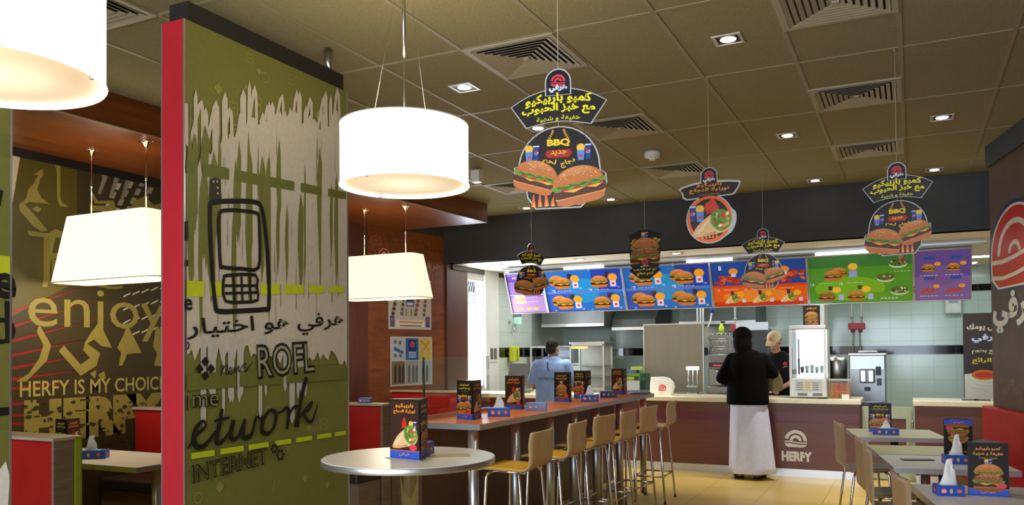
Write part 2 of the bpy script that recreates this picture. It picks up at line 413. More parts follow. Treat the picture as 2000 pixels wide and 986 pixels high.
def drink(a, cx, cy, h, fries=True, flip=1):
    wc = h*.42; x = cx + flip*h*.28
    a.poly([(x-wc*.4, cy), (x+wc*.4, cy), (x+wc*.52, cy+h), (x-wc*.52, cy+h)], (30, 62, 140))
    a.rect(x-wc*.52, cy+h*.94, x+wc*.52, cy+h*1.03, (220, 226, 236))
    a.ell(x, cy+h*.55, wc*.36, wc*.36, (240, 240, 240), 14); a.ell(x, cy+h*.55, wc*.36, wc*.36, (206, 36, 48), 10, 10, 190); a.ell(x, cy+h*.55, wc*.3, wc*.3, (24, 60, 150), 10, 190, 350)
    if fries:
        fx = cx - flip*h*.22
        a.ell(fx, cy+h*.82, h*.3, h*.28, (238, 178, 44), 10)
        for k in range(6): a.rect(fx-h*.24+k*h*.085, cy+h*.6, fx-h*.2+k*h*.085, cy+h*(.98+.1*math.sin(k*2.1)), (250, 206, 84))
        a.poly([(fx-h*.2, cy-h*.05), (fx+h*.2, cy-h*.05), (fx+h*.27, cy+h*.62), (fx-h*.27, cy+h*.62)], (90, 140, 214))
        a.rect(fx-h*.1, cy+h*.15, fx+h*.1, cy+h*.34, (214, 50, 60))
def logo(a, cx, cy, s, col, bg, word=None, wcol=None, outline=None):
    """domed bun with arcs"""
    def T(p): return (cx+p[0]*s, cy+p[1]*s)
    def arcpoly(r0, r1, a0, a1, c, ky=1.0, n=14):
        pts = [T((r0*math.cos(R_(a0+(a1-a0)*i/n)), r0*ky*math.sin(R_(a0+(a1-a0)*i/n)))) for i in range(n+1)]
        pts += [T((r1*math.cos(R_(a1+(a0-a1)*i/n)), r1*ky*math.sin(R_(a1+(a0-a1)*i/n)))) for i in range(n+1)]
        for i in range(n):
            a.bm.faces.new([a.v(p) for p in (pts[i], pts[i+1], pts[2*n-i], pts[2*n+1-i])]).material_index = a.m(c)
    if outline:
        a.poly([T((1.14*math.cos(R_(t)), 1.14*math.sin(R_(t)))) for t in range(0, 181, 12)]+[T((-1.14, -.42)), T((-.8, -.68)), T((.8, -.68)), T((1.14, -.42))], outline)
    a.up(col)
    arcpoly(.70, 1.0, 0, 168, col)
    arcpoly(.26, .54, 0, 180, col)
    a.poly([T(p) for p in smooth_path([(-1.0, -.02), (-.5, -.02), (0, -.1), (.5, -.14), (1.0, -.1)], 4)]+[T(p) for p in smooth_path([(1.0, -.22), (.5, -.26), (0, -.22), (-.5, -.14), (-1.0, -.13)], 4)], col)
    a.poly([T(p) for p in smooth_path([(-1.0, -.24), (-.5, -.25), (0, -.33), (.5, -.38), (1.0, -.33)], 4)]+[T((.9, -.5)), T((.65, -.6)), T((-.65, -.6)), T((-.9, -.45))], col)
    if word: a.text(word, *T((0, -1.35)), wcol or col, w=s*2.3, h=s*.55, bold=.03)
def flames(a, x0, x1, y0, h, n=9, seed=3):
    rnd = random.Random(seed)
    for k in range(n):
        x = x0+(x1-x0)*(k+.5)/n; hh = h*rnd.uniform(.5, 1.1); wd = (x1-x0)/n*.8
        a.poly(smooth_path([(x-wd/2, y0), (x-wd*.3, y0+hh*.5), (x+wd*rnd.uniform(-.3, .3), y0+hh), (x+wd*.25, y0+hh*.45), (x+wd/2, y0)], 3), (226, 96, 30))
        a.poly([(x-wd*.2, y0), (x+wd*.05, y0+hh*.45), (x+wd*.2, y0)], (246, 190, 70))
# ================================================================== the room
WA = R_(12)                                            # the right-hand wall runs 12 degrees off the room's grid
wall_dir = Vector((math.sin(WA)*-1, math.cos(WA), 0))    # away from the camera
W0 = Vector((.66, 8.6, 0))
def wallpt(t): return W0 - wall_dir*t                    # t metres back towards the camera
floor_m = grid_mat('cream_floor_tiles', (194, 164, 88), (142, 118, 64), .6, .6, .004, rough=.34, spec=.35, noise=.05, axes='XY', shift=(.2, .1))
struct(MB().box(-6.4, 3.4, -2.6, 14.2, -.1, 0, floor_m).build('floor'))
ceil_m = mat('speckled_ceiling_tile', (148, 139, 106), .85, noise=.22, scale=150, bump=.25, spec=.1)
struct(MB().box(-6.4, 3.4, -2.6, 9.92, CEIL, CEIL+.08, ceil_m).build('ceiling'))
grid = MB(); gm = mat('ceiling_tee_bar', (146, 136, 106), .5, noise=.05)
gx = [-3.633+.6*c for c in range(-1, 9)]; gy = [-1.72+1.2*r for r in range(0, 10)]
for x in gx: grid.box(x-.013, x+.013, -2.5, 9.76, CEIL-.005, CEIL+.01, gm)
for y in gy: grid.box(-5.0, 2.9, y-.011, y+.011, CEIL-.0045, CEIL+.01, gm)
struct(grid.build('trim_ceiling_grid'))
# front (behind the camera): a glazed shop front
sf = MB()
sf.box(-6.4, 3.4, -2.75, -2.62, 0, .25, white_m); sf.box(-6.4, 3.4, -2.75, -2.62, 2.8, CEIL, white_m)
for x in (-6.3, -5.2, 2.0, 3.3): sf.box(x-.05, x+.05, -2.75, -2.62, .25, 2.8, alu)
struct(sf.build('wall_front'))
# left wall
lw_m = mat('olive_wall_paint', (96, 88, 42), .55, noise=.06)
struct(MB().box(-6.4, -6.2, -2.6, 8.07, 0, CEIL, lw_m).build('wall_left'))
p0, p1, p2 = Vector((-6.2, 8.07)), Vector((-6.123, 8.354)), Vector((-5.862, 9.793))
wl = MB()
wl.prism([(p0.x, p0.y), (p1.x, p1.y), (p1.x-.3, p1.y), (p0.x-.3, p0.y)], 0, 3.10, wood_dark)
wl.prism([(p1.x, p1.y), (p2.x, p2.y), (p2.x-.3, p2.y), (p1.x-.3, p1.y)], 0, 3.10, wood_red)
wl.prism([(p0.x, p0.y), (p2.x, p2.y), (p2.x-.3, p2.y), (p0.x-.3, p0.y)], 3.10, CEIL, charcoal)
struct(wl.build('wall_left_wood'))
grain = Art(.0003, rough=.4)
L = (p2-p1).length
for k in range(13):
    u0 = -.3+k*.16; grain.stroke([(min(L, max(.01, u0+.55*t+.12*math.sin(t*3+k))), 3.08-1.1*t*(1+.1*math.sin(k))) for t in [i/9 for i in range(10)] if .0 < u0+.55*t+.12*math.sin(t*3+k) < L-.02] or [(.1, 2), (.11, 1.9)], .012, (150, 88, 44))
for k in range(3): grain.ell(.14, 2.92, .10-.03*k, .06-.018*k, ((150, 88, 44), (120, 62, 30), (150, 88, 44))[k], 18)
g = grain.build('wood_figure'); struct(g); g.name = 'trim_wood_figure'
g.location = (p1.x+.003, p1.y, 0); g.rotation_euler = (0, 0, math.atan2(p2.y-p1.y, p2.x-p1.x))
struct(MB().box(-6.2, -6.17, -2.5, 8.0, 3.035, 3.10, black).build('trim_left_wall_top'))
# wooden soffit over the booths
so = [(-6.3, -2.5), (-5.2, -2.5), (-5.06, 2.2), (-5.0, 4.2), (-4.93, 5.6), (-4.83, 7.4), (-4.73, 8.95), (-6.3, 8.95)]
struct(MB().prism(so, 3.10, CEIL, wood_red).build('trim_soffit_over_booths'))
st = MB()
st.tube([(x+.004, y, 3.104) for x, y in so[1:7]], .007, mat('soffit_edge_strip', (150, 130, 100), .4))
struct(st.build('trim_soffit_edge'))
# dark bulkhead over the counter and the cream soffit behind it
struct(MB().box(-5.9, 1.9, 9.77, 9.92, 2.727, CEIL, charcoal).build('wall_bulkhead_over_counter'))
cream = mat('cream_soffit_paint', (238, 226, 200), .6, noise=.03)
struct(MB().box(-6.3, 3.0, 9.78, 14.1, 2.727, 2.8, cream).build('ceiling_kitchen'))
# wood clad return, window bay and kitchen walls
struct(MB().box(-6.1, -5.83, 9.80, 10.38, 0, 2.727, wood_dark).build('wall_wood_return'))
tile = grid_mat('mint_wall_tile', (184, 206, 201), (164, 184, 180), .3, .2, .003, rough=.12, noise=.02, axes='XZ', bump=.3)
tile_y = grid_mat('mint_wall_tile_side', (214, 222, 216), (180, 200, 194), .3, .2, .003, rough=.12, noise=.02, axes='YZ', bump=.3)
btile = grid_mat('black_wall_tile', (14, 14, 14), (70, 74, 72), .3, .133, .004, rough=.08, axes='XZ', shift=(0, -1.395))
btile_y = grid_mat('black_wall_tile_side', (14, 14, 14), (70, 74, 72), .3, .133, .004, rough=.08, axes='YZ', shift=(0, -1.395))
struct(MB().box(-6.2, 3.0, 14.0, 14.15, 0, 2.75, tile).build('wall_kitchen_back'))
struct(MB().box(-6.2, 3.0, 13.99, 14.01, 1.395, 1.528, btile).build('trim_black_tile_band'))
struct(MB().box(-6.2, 3.0, 13.99, 14.01, 2.34, 2.44, btile).build('trim_black_tile_band_high'))
kl = MB(); kl.box(-6.1, -5.83, 11.32, 14.05, 0, 2.75, tile_y); kl.box(-6.1, -5.83, 10.38, 10.87, 0, .95, white_m); kl.box(-6.1, -5.83, 10.38, 10.87, 2.58, 2.75, white_m)
struct(kl.build('wall_kitchen_left'))
struct(MB().box(-5.85, -5.82, 11.36, 13.9, 1.40, 1.55, btile_y).build('trim_black_tile_band_side'))
struct(MB().box(-6.1, -5.79, 10.87, 11.32, 0, 2.73, white_m, .01).build('pillar_white_column'))
wn = MB(); 
for y in (10.39, 10.86): wn.box(-6.0, -5.83, y-.012, y+.012, .95, 2.58, white_pl)
wn.box(-6.0, -5.83, 10.39, 10.86, .95, .98, white_pl); wn.box(-6.0, -5.83, 10.39, 10.86, 2.55, 2.58, white_pl)
win = struct(wn.build('window_1'))
pane = MB().box(-6.02, -6.0, 10.39, 10.86, .97, 2.56, mat('daylit_window_pane', (250, 252, 255), .3, emit=3.2)).build('pane', win)
rs = MB()
for k in range(4): rs.box(-5.99, -5.96, 10.41, 10.85, 2.19+k*.05, 2.236+k*.05, mat('grey_shutter_slat', (150, 152, 150), .5), .004)
for k in range(7):
    for j in range(3): rs.tube([(-5.97, 10.42+k*.065+.02*j, 2.40+j*.055), (-5.97, 10.455+k*.065+.02*j, 2.45+j*.055)], .008, black, 6)
rs.box(-5.985, -5.975, 10.41, 10.85, 2.39, 2.56, mat('grey_shutter_slat', (150, 152, 150), .5))
tag(rs.build('roller_shutter'), 'grey roller shutter half lowered over the bright kitchen window', 'shutter')
struct(MB().box(-5.84, -5.80, 9.92, 11.6, 2.66, 2.727, black).build('trim_dark_rail_left'))
pw = struct(MB().box(-1.32, -1.20, 13.3, 14.0, 0, 2.75, white_m).build('pillar_kitchen_column'))
# right wall, set at an angle
wb = mat('dark_brown_wall_print', (82, 54, 30), .55, noise=.2, scale=4)
A_, B_ = wallpt(0), wallpt(11.5)
n_ = Vector((math.cos(WA), math.sin(WA), 0))
out = [(A_.x, A_.y), (B_.x, B_.y), ((B_+n_*.12).x, (B_+n_*.12).y), ((A_+n_*.12).x, (A_+n_*.12).y)]
struct(MB().prism(out, 0, 3.14, wb).build('wall_right'))
A2, B2 = A_-n_*.03, B_-n_*.03
out = [(A2.x, A2.y), (B2.x, B2.y), ((B2+n_*.2).x, (B2+n_*.2).y), ((A2+n_*.2).x, (A2+n_*.2).y)]
struct(MB().prism(out, 3.14, CEIL, charcoal).build('trim_right_wall_cap'))
struct(MB().box(2.9, 3.0, 7.0, 14.1, 0, CEIL, white_m).build('wall_far_right'))
# printed logo on the right wall: local x runs away from the camera along the wall's face
la = Art(.0006, rough=.35)
RED, CRM, NVY = (196, 44, 34), (222, 210, 190), (44, 62, 104)
SG = -1
def lg(a, cx, cz, sx, sz):
    def T(p): return (cx+SG*p[0]*sx, cz+p[1]*sz)
    dome = [(math.cos(R_(t)), math.sin(R_(t))) for t in range(0, 181, 10)]
    lo = [(-1, -.25), (-.97, -.5), (-.7, -.72), (.7, -.72), (.97, -.5), (1, -.25)]
    for s_, c in ((1.14, NVY), (1.06, CRM), (1.0, RED)):
        a.poly([T((p[0]*s_, p[1]*s_)) for p in dome+lo], c)
    for r0, r1 in ((.62, .74), (.16, .26)):
        a.poly([T((r1*math.cos(R_(t)), r1*math.sin(R_(t)))) for t in range(0, 181, 10)]+[T((r0*math.cos(R_(t)), r0*math.sin(R_(t)))) for t in range(180, -1, -10)], CRM)
    a.poly([T((r, q)) for r, q in ((-1.06, .0), (-.5, .02), (0, -.06), (.5, -.10), (1.06, -.06), (1.06, -.16), (.5, -.20), (0, -.15), (-.5, -.07), (-1.06, -.1))], CRM)
    a.poly([T((r, q)) for r, q in ((-1.06, -.34), (-.5, -.36), (0, -.44), (.5, -.48), (1.06, -.42), (1.06, -.52), (.5, -.57), (0, -.53), (-.5, -.45), (-1.06, -.43))], CRM)
lg(la, .62, 2.30, .57, .385)
lo = la.build('wall_logo_print'); la = Art(.0006, rough=.35)
la.text('هرفي', .62, 1.60, NVY, w=1.20, h=.40, bold=.075, align='c')
la.text('هرفي', .62, 1.62, CRM, w=1.16, h=.36, bold=.045, align='c')
for k in range(7): la.ell(.12+.1*k, 1.15+.05*math.sin(k*2), .05+.02*(k % 3), .03, (96, 66, 40), 10)
lt_ = la.build('wall_lettering')
# the printed face looks towards -x: local x -> towards the camera
for o_ in (lo, lt_): o_.location = (A_.x-n_.x*.002, A_.y-n_.y*.002, 0); o_.rotation_euler = (0, 0, R_(-90)+WA)
tag(lo, 'large red dome logo with cream outline printed on the brown right wall', 'wall graphic'); tag(lt_, 'big cream Arabic lettering below the red logo on the right wall', 'wall lettering')
# ---------------------------------------------------------------- ceiling vents
def vent_master():
    t = thing('ceiling_vent', 'square louvred air diffuser', 'air vent')
    fr = mat('diffuser_paint', (166, 156, 130), .5, noise=.05); dk = mat('duct_dark', (12, 11, 10), .9)
    f = MB()
    for a, b, c, d in ((-.3, .3, -.3, -.262), (-.3, .3, .262, .3), (-.3, -.262, -.262, .262), (.262, .3, -.262, .262)): f.box(a, b, c, d, -.012, .0, fr, .003)
    f.build('frame', t)
    MB().box(-.262, .262, -.262, .262, .004-.008, -.001, dk).build('backing', t)
    for k in range(7):
        r = .26-k*.036; s = MB(); q_ = r-.024; zo, zi = -.004, -.013
        A = [(-r, -r), (r, -r), (r, r), (-r, r)]; B = [(-q_, -q_), (q_, -q_), (q_, q_), (-q_, q_)]
        s.mi(fr); va = [s.bm.verts.new((*p, zi)) for p in A]; vb = [s.bm.verts.new((*p, zo)) for p in B]
        vc = [s.bm.verts.new((*p, zi-.002)) for p in A]; vd = [s.bm.verts.new((*p, zo-.002)) for p in B]
        for j in range(4):
            for X, Y in ((va, vb), (vc, vd), (va, vc), (vb, vd)): s.bm.faces.new((X[j], X[(j+1) % 4], Y[(j+1) % 4], Y[j]))
        s.build('louvre', t)
    MB().box(-.02, .02, -.02, .02, -.018, -.006, fr, .003).build('hub', t)
    return t
vm = vent_master(); first = True
for x, y, lb in ((-2.133, 4.58, 'square louvred air vent beside the large drum lamp rod, left of the nearest burger sign'), (-2.133, 6.38, 'square air vent half hidden by the nearest burger sign'), (-2.133, 8.18, 'flat far air vent just above the wrap sign'),
                 (-.333, 4.58, 'large air vent cut by the top edge above the right ceiling'), (-.333, 6.38, 'square air vent behind the cord of the right burger sign'), (-.333, 8.18, 'small far air vent close above the right burger sign'),
                 (-3.933, 2.78, 'air vent beside the nearest drum lamp at top left'), (-3.933, 8.18, 'air vent near the soffit corner behind the nearest burger sign')):
    if first: vm.location = (x, y, CEIL); vm['label'] = lb; vm['group'] = 'ceiling air vents'; first = False
    else: dup(vm, (x, y, CEIL), 0, lb, 'ceiling air vents')
# ---------------------------------------------------------------- downlights
def downlight(x, y, z, lb, power, grp='square ceiling downlights', s=.085, rot=0, ang=92):
    t = thing('ceiling_downlight', lb, 'downlight', (x, y, z), rot, grp)
    f = MB(); fm = mat('downlight_trim', (206, 200, 184), .3, .3)
    for a, b, c, d in ((-s, s, -s, -s+.018), (-s, s, s-.018, s), (-s, -s+.018, -s+.018, s-.018), (s-.018, s, -s+.018, s-.018)): f.box(a, b, c, d, -.008, .0, fm, .002)
    f.build('trim_ring', t)
    MB().box(-s+.018, s-.018, -s+.018, s-.018, -.004, -.001, mat('downlight_can', (40, 36, 30), .4, .5)).build('housing', t)
    MB().lathe([(.0, -.0085), (.03, -.0085), (.044, -.006), (.046, -.004)], mat('halogen_lens', (255, 250, 240), .3, emit=14, ecol=(1, .96, .88)), cap0=False, cap1=True).build('lens', t)
    if power: spot('downlight_beam', (x, y, z-.02), power, HALO, ang, .8, .04)
for x, y, lb in ((-.948, 4.862, 'large near downlight in the right half of the ceiling'), (-2.764, 4.902, 'downlight right of the hanging drum lamp rod'), (-.933, 7.306, 'middle downlight between the wrap sign and the right burger sign cords'),
                 (.246, 7.322, 'downlight closest to the right wall'), (-.921, 9.418, 'far downlight by the dark bulkhead left of the right burger sign'), (.239, 9.445, 'far downlight by the bulkhead right of the right burger sign'),
                 (-3.265, 9.397, 'far downlight by the bulkhead right of the nearest burger sign'), (-4.425, 9.444, 'far downlight by the bulkhead at the wooden soffit end'), (-2.74, 6.09, 'downlight glowing behind the nearest burger sign')):
    downlight(x, y, CEIL, lb, P_DOWN*(6.0 if y > 9 else 1.0 if y < 5.5 else 1.3), ang=60 if y > 9 else 88)
for x, lb in ((-5.25, 'small twin spot in the cream soffit by the white column'), (-4.0, 'small twin spot in the cream soffit above the purple menu'), (-2.68, 'small twin spot in the cream soffit behind the shield sign')):
    downlight(x, 10.22, 2.727, lb, 45, 'cream soffit spots', .07)
sd = thing('smoke_detector', 'round white smoke detector on the ceiling tiles', 'smoke detector', (-2.138, 7.336, CEIL))
MB().lathe([(.05, -.055), (.07, -.05), (.075, -.02), (.075, 0)], white_pl, seg=24).build('body', sd)
MB().lathe([(.03, -.075), (.035, -.055)], white_pl, seg=16).build('sensor_cap', sd)
cs = thing('ceiling_speaker', 'small white box fixed under the ceiling right of the drum lamp', 'speaker', (-3.9, 7.16, CEIL))
MB().box(-.05, .05, -.05, .05, -.14, -.02, white_pl, .008).build('case', cs); MB().box(-.015, .015, -.015, .015, -.02, 0, alu).build('bracket', cs)
# ================================================================== tall printed partitions
OLV, GRY, DOLV, LIM, INK = (113, 113, 54), (192, 183, 166), (104, 106, 50), (186, 196, 36), (28, 25, 22)
PX = -3.075                                             # printed face
def partition(y0, y1, lb, full):
    t = thing('partition_screen', lb, 'partition', (PX, y0, 0))
    wd = .145; b = MB(); b.box(-wd, 0, 0, y1-y0, 0, 3.09, mat('olive_panel_core', OLV, .5)); b.build('panel', t)
    MB().box(-wd-.001, .0, -.006, 0, 0, 3.09, red_lam).build('red_end', t)
    tr = MB()
    for x, y in ((.001, -.004), (-wd-.001, -.004), (.001, y1-y0), (-wd, y1-y0)): tr.box(x-.004, x+.004, y-.004, y+.004, 0, 3.09, alu)
    tr.build('corner_trim', t)
    MB().box(-wd+.01, -.012, .03, y1-y0-.015, 3.09, 3.19, mat('black_rail', (32, 30, 28), .6)).build('top_rail', t)
    MB().tube([(-.07, (y1-y0)*.93, 3.19), (-.07, (y1-y0)*.93, CEIL)], .025, steel).build('support_post', t)
    a = Art(.00012, rough=.5, base=.001)
    W = y1-y0
    a.rect(0, 0, W, 3.09, OLV)
    return t, a, W
ya, yb = at(361, 500, X=PX).y, at(679, 600, X=PX).y
t, a, W = partition(ya, yb, 'tall red-edged partition printed with a phone doodle and ROFL lettering', True)
def q(x, y):
    p = at(x, y, X=PX); return (min(W-.002, max(.001, p.y-ya)), p.z)
def qs(pts): return [q(*p) for p in pts]
rnd = random.Random(11)
# faint icons in the olive
for k in range(46):
    u, v = rnd.uniform(.05, W-.07), rnd.choice((rnd.uniform(2.62, 3.05), rnd.uniform(.4, 1.25))); c = (138, 136, 72)
    s_ = rnd.uniform(.02, .035); kind = k % 4
    if kind == 0: a.stroke([(u+s_*math.cos(i*PI/6), v+s_*math.sin(i*PI/6)) for i in range(12)], .006, c, 0, True)
    elif kind == 1: a.stroke([(u-s_, v-s_), (u+s_, v-s_), (u+s_, v+s_), (u-s_, v+s_)], .006, c, 0, True); a.stroke([(u-s_*.4, v), (u+s_*.4, v)], .006, c)
    elif kind == 2: a.poly([(u-s_, v), (u, v-s_), (u+s_, v), (u, v+s_)], c)
    else: a.stroke([(u-s_, v-s_), (u-s_*.3, v+s_), (u+s_*.3, v-s_*.3), (u+s_, v+s_)], .006, c)
# scribbled grey paint: looping strokes above, a streaky field, drips below
def qf(x, y):
    p = q(x, y); return (min(W-.004, max(.004, p[0])), p[1])
top = []
x = 362.
while x < 672:
    top.append((x, 168+rnd.uniform(-14, 40)+(x > 520)*18+(440 < x < 470)*20)); top.append((x+rnd.uniform(4, 8), 315+rnd.uniform(-30, 10))); x += rnd.uniform(19, 30)
a.stroke([qf(*p) for p in smooth_path(top, 5)], .021, GRY)
for k in range(20):
    x = rnd.uniform(366, 664); y = 178+rnd.uniform(-26, 40)+(x > 560)*24; w2 = rnd.uniform(2.5, 7)
    a.poly([qf(x, y+170), qf(x+w2*1.6, y+170), qf(x+w2*1.5, y+14), qf(x+w2*.7, y), qf(x-w2*.2, y+18)], GRY)
def field(xs, tops_, bots_):
    a.up(GRY); im = a.m(GRY); n = 60; T_ = []; B_l = []
    def ev(ps, x):
        for (x0, y0), (x1, y1) in zip(ps, ps[1:]):
            if x0 <= x <= x1: return y0+(y1-y0)*(x-x0)/(x1-x0)
        return ps[-1][1]
    for i_ in range(n+1):
        x = xs[0]+(xs[1]-xs[0])*i_/n
        T_.append(qf(x, ev(tops_, x)+rnd.uniform(-14, 14))); B_l.append(qf(x, ev(bots_, x)+rnd.uniform(-16, 16)))
    for i_ in range(n): a.bm.faces.new([a.v(p) for p in (B_l[i_], B_l[i_+1], T_[i_+1], T_[i_])]).material_index = im
field((362, 676), [(362, 330), (420, 300), (470, 240), (560, 225), (640, 245), (676, 270)], [(362, 690), (500, 690), (560, 700), (640, 690), (676, 720)])
for k in range(17):                                     # drips between and below the bars
    x = rnd.uniform(366, 600); w2 = rnd.uniform(5, 11); y1 = rnd.uniform(760, 835)
    a.poly([qf(x+w2*.5, y1), qf(x+w2, y1-12), qf(x+w2*1.1, 660), qf(x, 660), qf(x, y1-14)], (182, 178, 170))
for k in range(34):                                     # olive showing through as long tapering gaps
    x = 362+ (rnd.random()**1.7)*305; w2 = rnd.uniform(3, 11)*(1.5-.9*(x-362)/314); y0 = rnd.uniform(235, 420); y1 = y0+rnd.uniform(120, 300)
    a.poly([qf(x+w2*.4, min(700, y1)), qf(x+w2, min(690, y1)-40), qf(x+w2*rnd.uniform(.7, 1.3), y0+30), qf(x+w2*.5, y0), qf(x, y0+40), qf(x-w2*.2, (y0+y1)/2)], OLV)
for k in range(46):
    x = rnd.uniform(420, 672); w2 = rnd.uniform(.8, 1.8); y0 = rnd.uniform(240, 560); y1 = y0+rnd.uniform(30, 110)
    a.poly([qf(x, y1), qf(x+w2, y1-10), qf(x+w2*.6, y0)], (118, 112, 84))
def dashes(y0l, y0r, y1l, y1r, cuts, c, xl=361, xr=676):
    for c0, c1 in cuts:
        A = lambda t, l, r: l+(r-l)*t
        a.poly([q(A(c0, xl, xr), A(c0, y1l, y1r)), q(A(c1, xl, xr), A(c1, y1l, y1r)), q(A(c1, xl, xr), A(c1, y0l, y0r)), q(A(c0, xl, xr), A(c0, y0l, y0r))], c)
dashes(312, 376, 338, 390, ((0, .05), (.10, .265), (.315, .475), (.525, .67), (.71, .84), (.88, .99)), DOLV)
dashes(548, 560, 580, 571, ((0, .11), (.15, .235), (.46, .58), (.61, .73), (.76, .86), (.885, .98)), LIM)
dashes(730, 711, 763, 740, ((0, .31), (.33, .60), (.62, .99)), DOLV)
dashes(886, 840, 898, 848, ((.03, .175), (.21, .355), (.385, .51), (.55, .65), (.68, .78), (.81, .90), (.92, .99)), LIM)
# phone
a.poly(qs([(406, 352), (417, 347), (427, 352), (430, 398), (406, 400)]), (58, 48, 30))
for x, y in ((414, 355), (421, 355), (422, 367), (422, 378)): a.ell(*q(x, y), .006, .006, GRY, 8)
a.stroke(qs([(412, 396), (450, 393), (495, 395), (508, 408), (515, 450), (521, 520), (522, 597), (514, 604), (470, 607), (425, 608), (417, 595), (411, 530), (407, 450), (407, 405)]), .026, INK, 3, True)
a.stroke(qs([(425, 418), (440, 411), (470, 412), (496, 416), (502, 424), (504, 470), (501, 523), (470, 525), (432, 522), (427, 515), (424, 460)]), .020, INK, 3, True)
a.stroke(qs([(434, 543), (440, 538), (496, 537), (498, 560), (500, 586), (470, 590), (437, 588), (432, 560)]), .017, INK, 2, True)
for l in ([(452, 540), (455, 588)], [(468, 540), (470, 588)], [(484, 540), (487, 588)], [(435, 558), (499, 558)], [(436, 573), (500, 571)]): a.stroke(qs(l), .014, INK)
# lettering
def txt(s, x0, y0, x1, y1, h, c=INK, bold=0., inner=None, shear=0.):
    P0, P1 = q(x0, y0), q(x1, y1); H = abs(q(x0, y0-h)[1]-P0[1]); ww = math.hypot(P1[0]-P0[0], P1[1]-P0[1])
    r = math.atan2(P1[1]-P0[1], P1[0]-P0[0])
    a.text(s, *P0, c, w=ww, h=H, align='l', bold=bold, rot=r, shear=shear)
    if inner:
        k = .5*H*.16; a.text(s, P0[0]+k*.4, P0[1]+k, inner, w=ww-k*.8, h=H-2*k, align='l', bold=bold-.055, rot=r, shear=shear)
txt('هرفي هو اختيار', 362, 672, 670, 648, 50, INK, .012)
a.stroke(qs([(361, 668), (366, 672), (364, 680), (361, 682)]), .008, INK)
for y0_, y1_ in ((432, 470), (508, 520)): a.stroke(qs([(362, y0_), (361.5, y1_)]), .010, INK)
a.text('e', *q(364, 606), INK, h=.055, bold=.02)
for dx, dy in ((0, -14), (-11, 0), (11, 0), (0, 14)):
    x, y = 397+dx, 720+dy; a.poly(qs([(x-8, y), (x, y+10), (x+8, y), (x, y-10)]), INK)
# "news" handwriting
a.stroke(qs([(427, 716), (432, 714), (427, 734), (434, 716), (441, 714), (437, 731), (443, 728), (449, 722), (446, 717), (443, 728), (449, 730), (455, 716), (455, 728), (463, 714), (463, 726), (472, 711), (477, 710), (473, 716), (480, 722), (474, 726), (489, 708)]), .0055, INK, 3)
# ROFL
txt('ROFL', 500, 742, 612, 728, 70, INK, .045, (150, 146, 118))
# me
txt('me', 372, 797, 423, 793, 26, INK, .04, (140, 138, 84))
a.stroke(qs([(361, 772), (361, 802)]), .008, INK)
# network script
for pts, wd in (([(361, 876), (368, 868), (378, 850), (392, 838), (398, 830), (392, 822), (380, 834), (374, 855), (380, 872), (395, 870), (410, 852), (418, 840)], [.010, .012, .02, .014, .012, .02, .026, .03, .026, .018, .012]),
                ([(430, 798), (424, 830), (418, 860), (426, 864), (438, 852), (448, 836)], [.02, .028, .028, .018, .01]), ([(414, 822), (444, 815)], [.012, .016]),
                ([(452, 820), (446, 850), (452, 858), (462, 850), (474, 818), (470, 848), (476, 855), (488, 846), (496, 815), (503, 818), (508, 815)], [.028, .028, .02, .012, .028, .028, .018, .012, .014]),
                ([(524, 800), (510, 818), (508, 842), (520, 846), (532, 830), (534, 806), (524, 800), (540, 806), (552, 798)], [.016, .028, .028, .016, .024, .022, .014, .01]),
                ([(548, 800), (556, 796), (560, 805), (556, 838)], [.012, .018, .026, .02]), ([(560, 812), (568, 796), (578, 794)], [.01, .016, .02]),
                ([(572, 834), (580, 800), (590, 756), (596, 742), (591, 742), (582, 790), (577, 834)], [.022, .024, .02, .012, .018, .024, .02]), ([(580, 815), (594, 796), (606, 784), (598, 800), (588, 806), (598, 822), (606, 820), (616, 790)], [.01, .014, .014, .018, .022, .02, .01])):
    a.stroke(qs(pts), wd, INK, 5)
txt('INTERNET', 371, 944, 518, 905, 36, INK, .02, (134, 134, 62))
for x, y, r in ((531, 876, 7), (543, 888, 8.5)):
    c_ = q(x, y); rr = r*.0026
    a.stroke([(c_[0]+rr*math.cos(i*PI/5), c_[1]+rr*math.sin(i*PI/5)) for i in range(10)], .009, INK, 0, True)
    for k in range(6): a.ell(c_[0]+rr*1.35*math.cos(k*PI/3), c_[1]+rr*1.35*math.sin(k*PI/3), .006, .006, INK, 6)
g = a.build('printed_face', t, (.001, 0, 0), R_(90))
# nearer partition at the left edge of the photograph
y1n = at(20, 600, X=PX).y
t, a, W = partition(y1n-1.2, y1n, 'nearer graphic partition whose far edge shows at the left margin', False)
Y0n = y1n-1.2
for k in range(26):
    u = rnd.uniform(W*.3, W-.03); wd = rnd.uniform(.01, .035); a.poly([(u, rnd.uniform(1.0, 1.3)), (u+wd, rnd.uniform(1.0, 1.3)), (min(W-.002, u+wd*1.1), 2.5), (u+wd*.4, 2.7)], GRY)
a.rect(0, 2.25, W-.002, 2.34, DOLV); a.rect(0, 1.80, W-.002, 1.875, LIM); a.rect(.0, 1.22, W-.002, 1.32, DOLV)
def qn(x, y):
    p = at(x, y, X=PX); return (min(W-.002, p.y-Y0n), p.z)
a.text('e', *qn(8, 584), INK, h=.10, bold=.03); a.text('ا', *qn(15, 670), INK, h=.16, bold=.02); a.text('O', *qn(3, 672), INK, h=.10, bold=.02)
a.text('L', *qn(0, 812), INK, h=.13, bold=.05, align='c'); a.stroke([qn(-8, 400), qn(-2, 370)], .03, INK)
a.poly([qn(-60, 1000), qn(14, 1000), qn(19, 930), qn(10, 900), qn(0, 915), qn(-30, 900)], (226, 224, 218))
a.build('printed_face', t, (.001, 0, 0), R_(90))
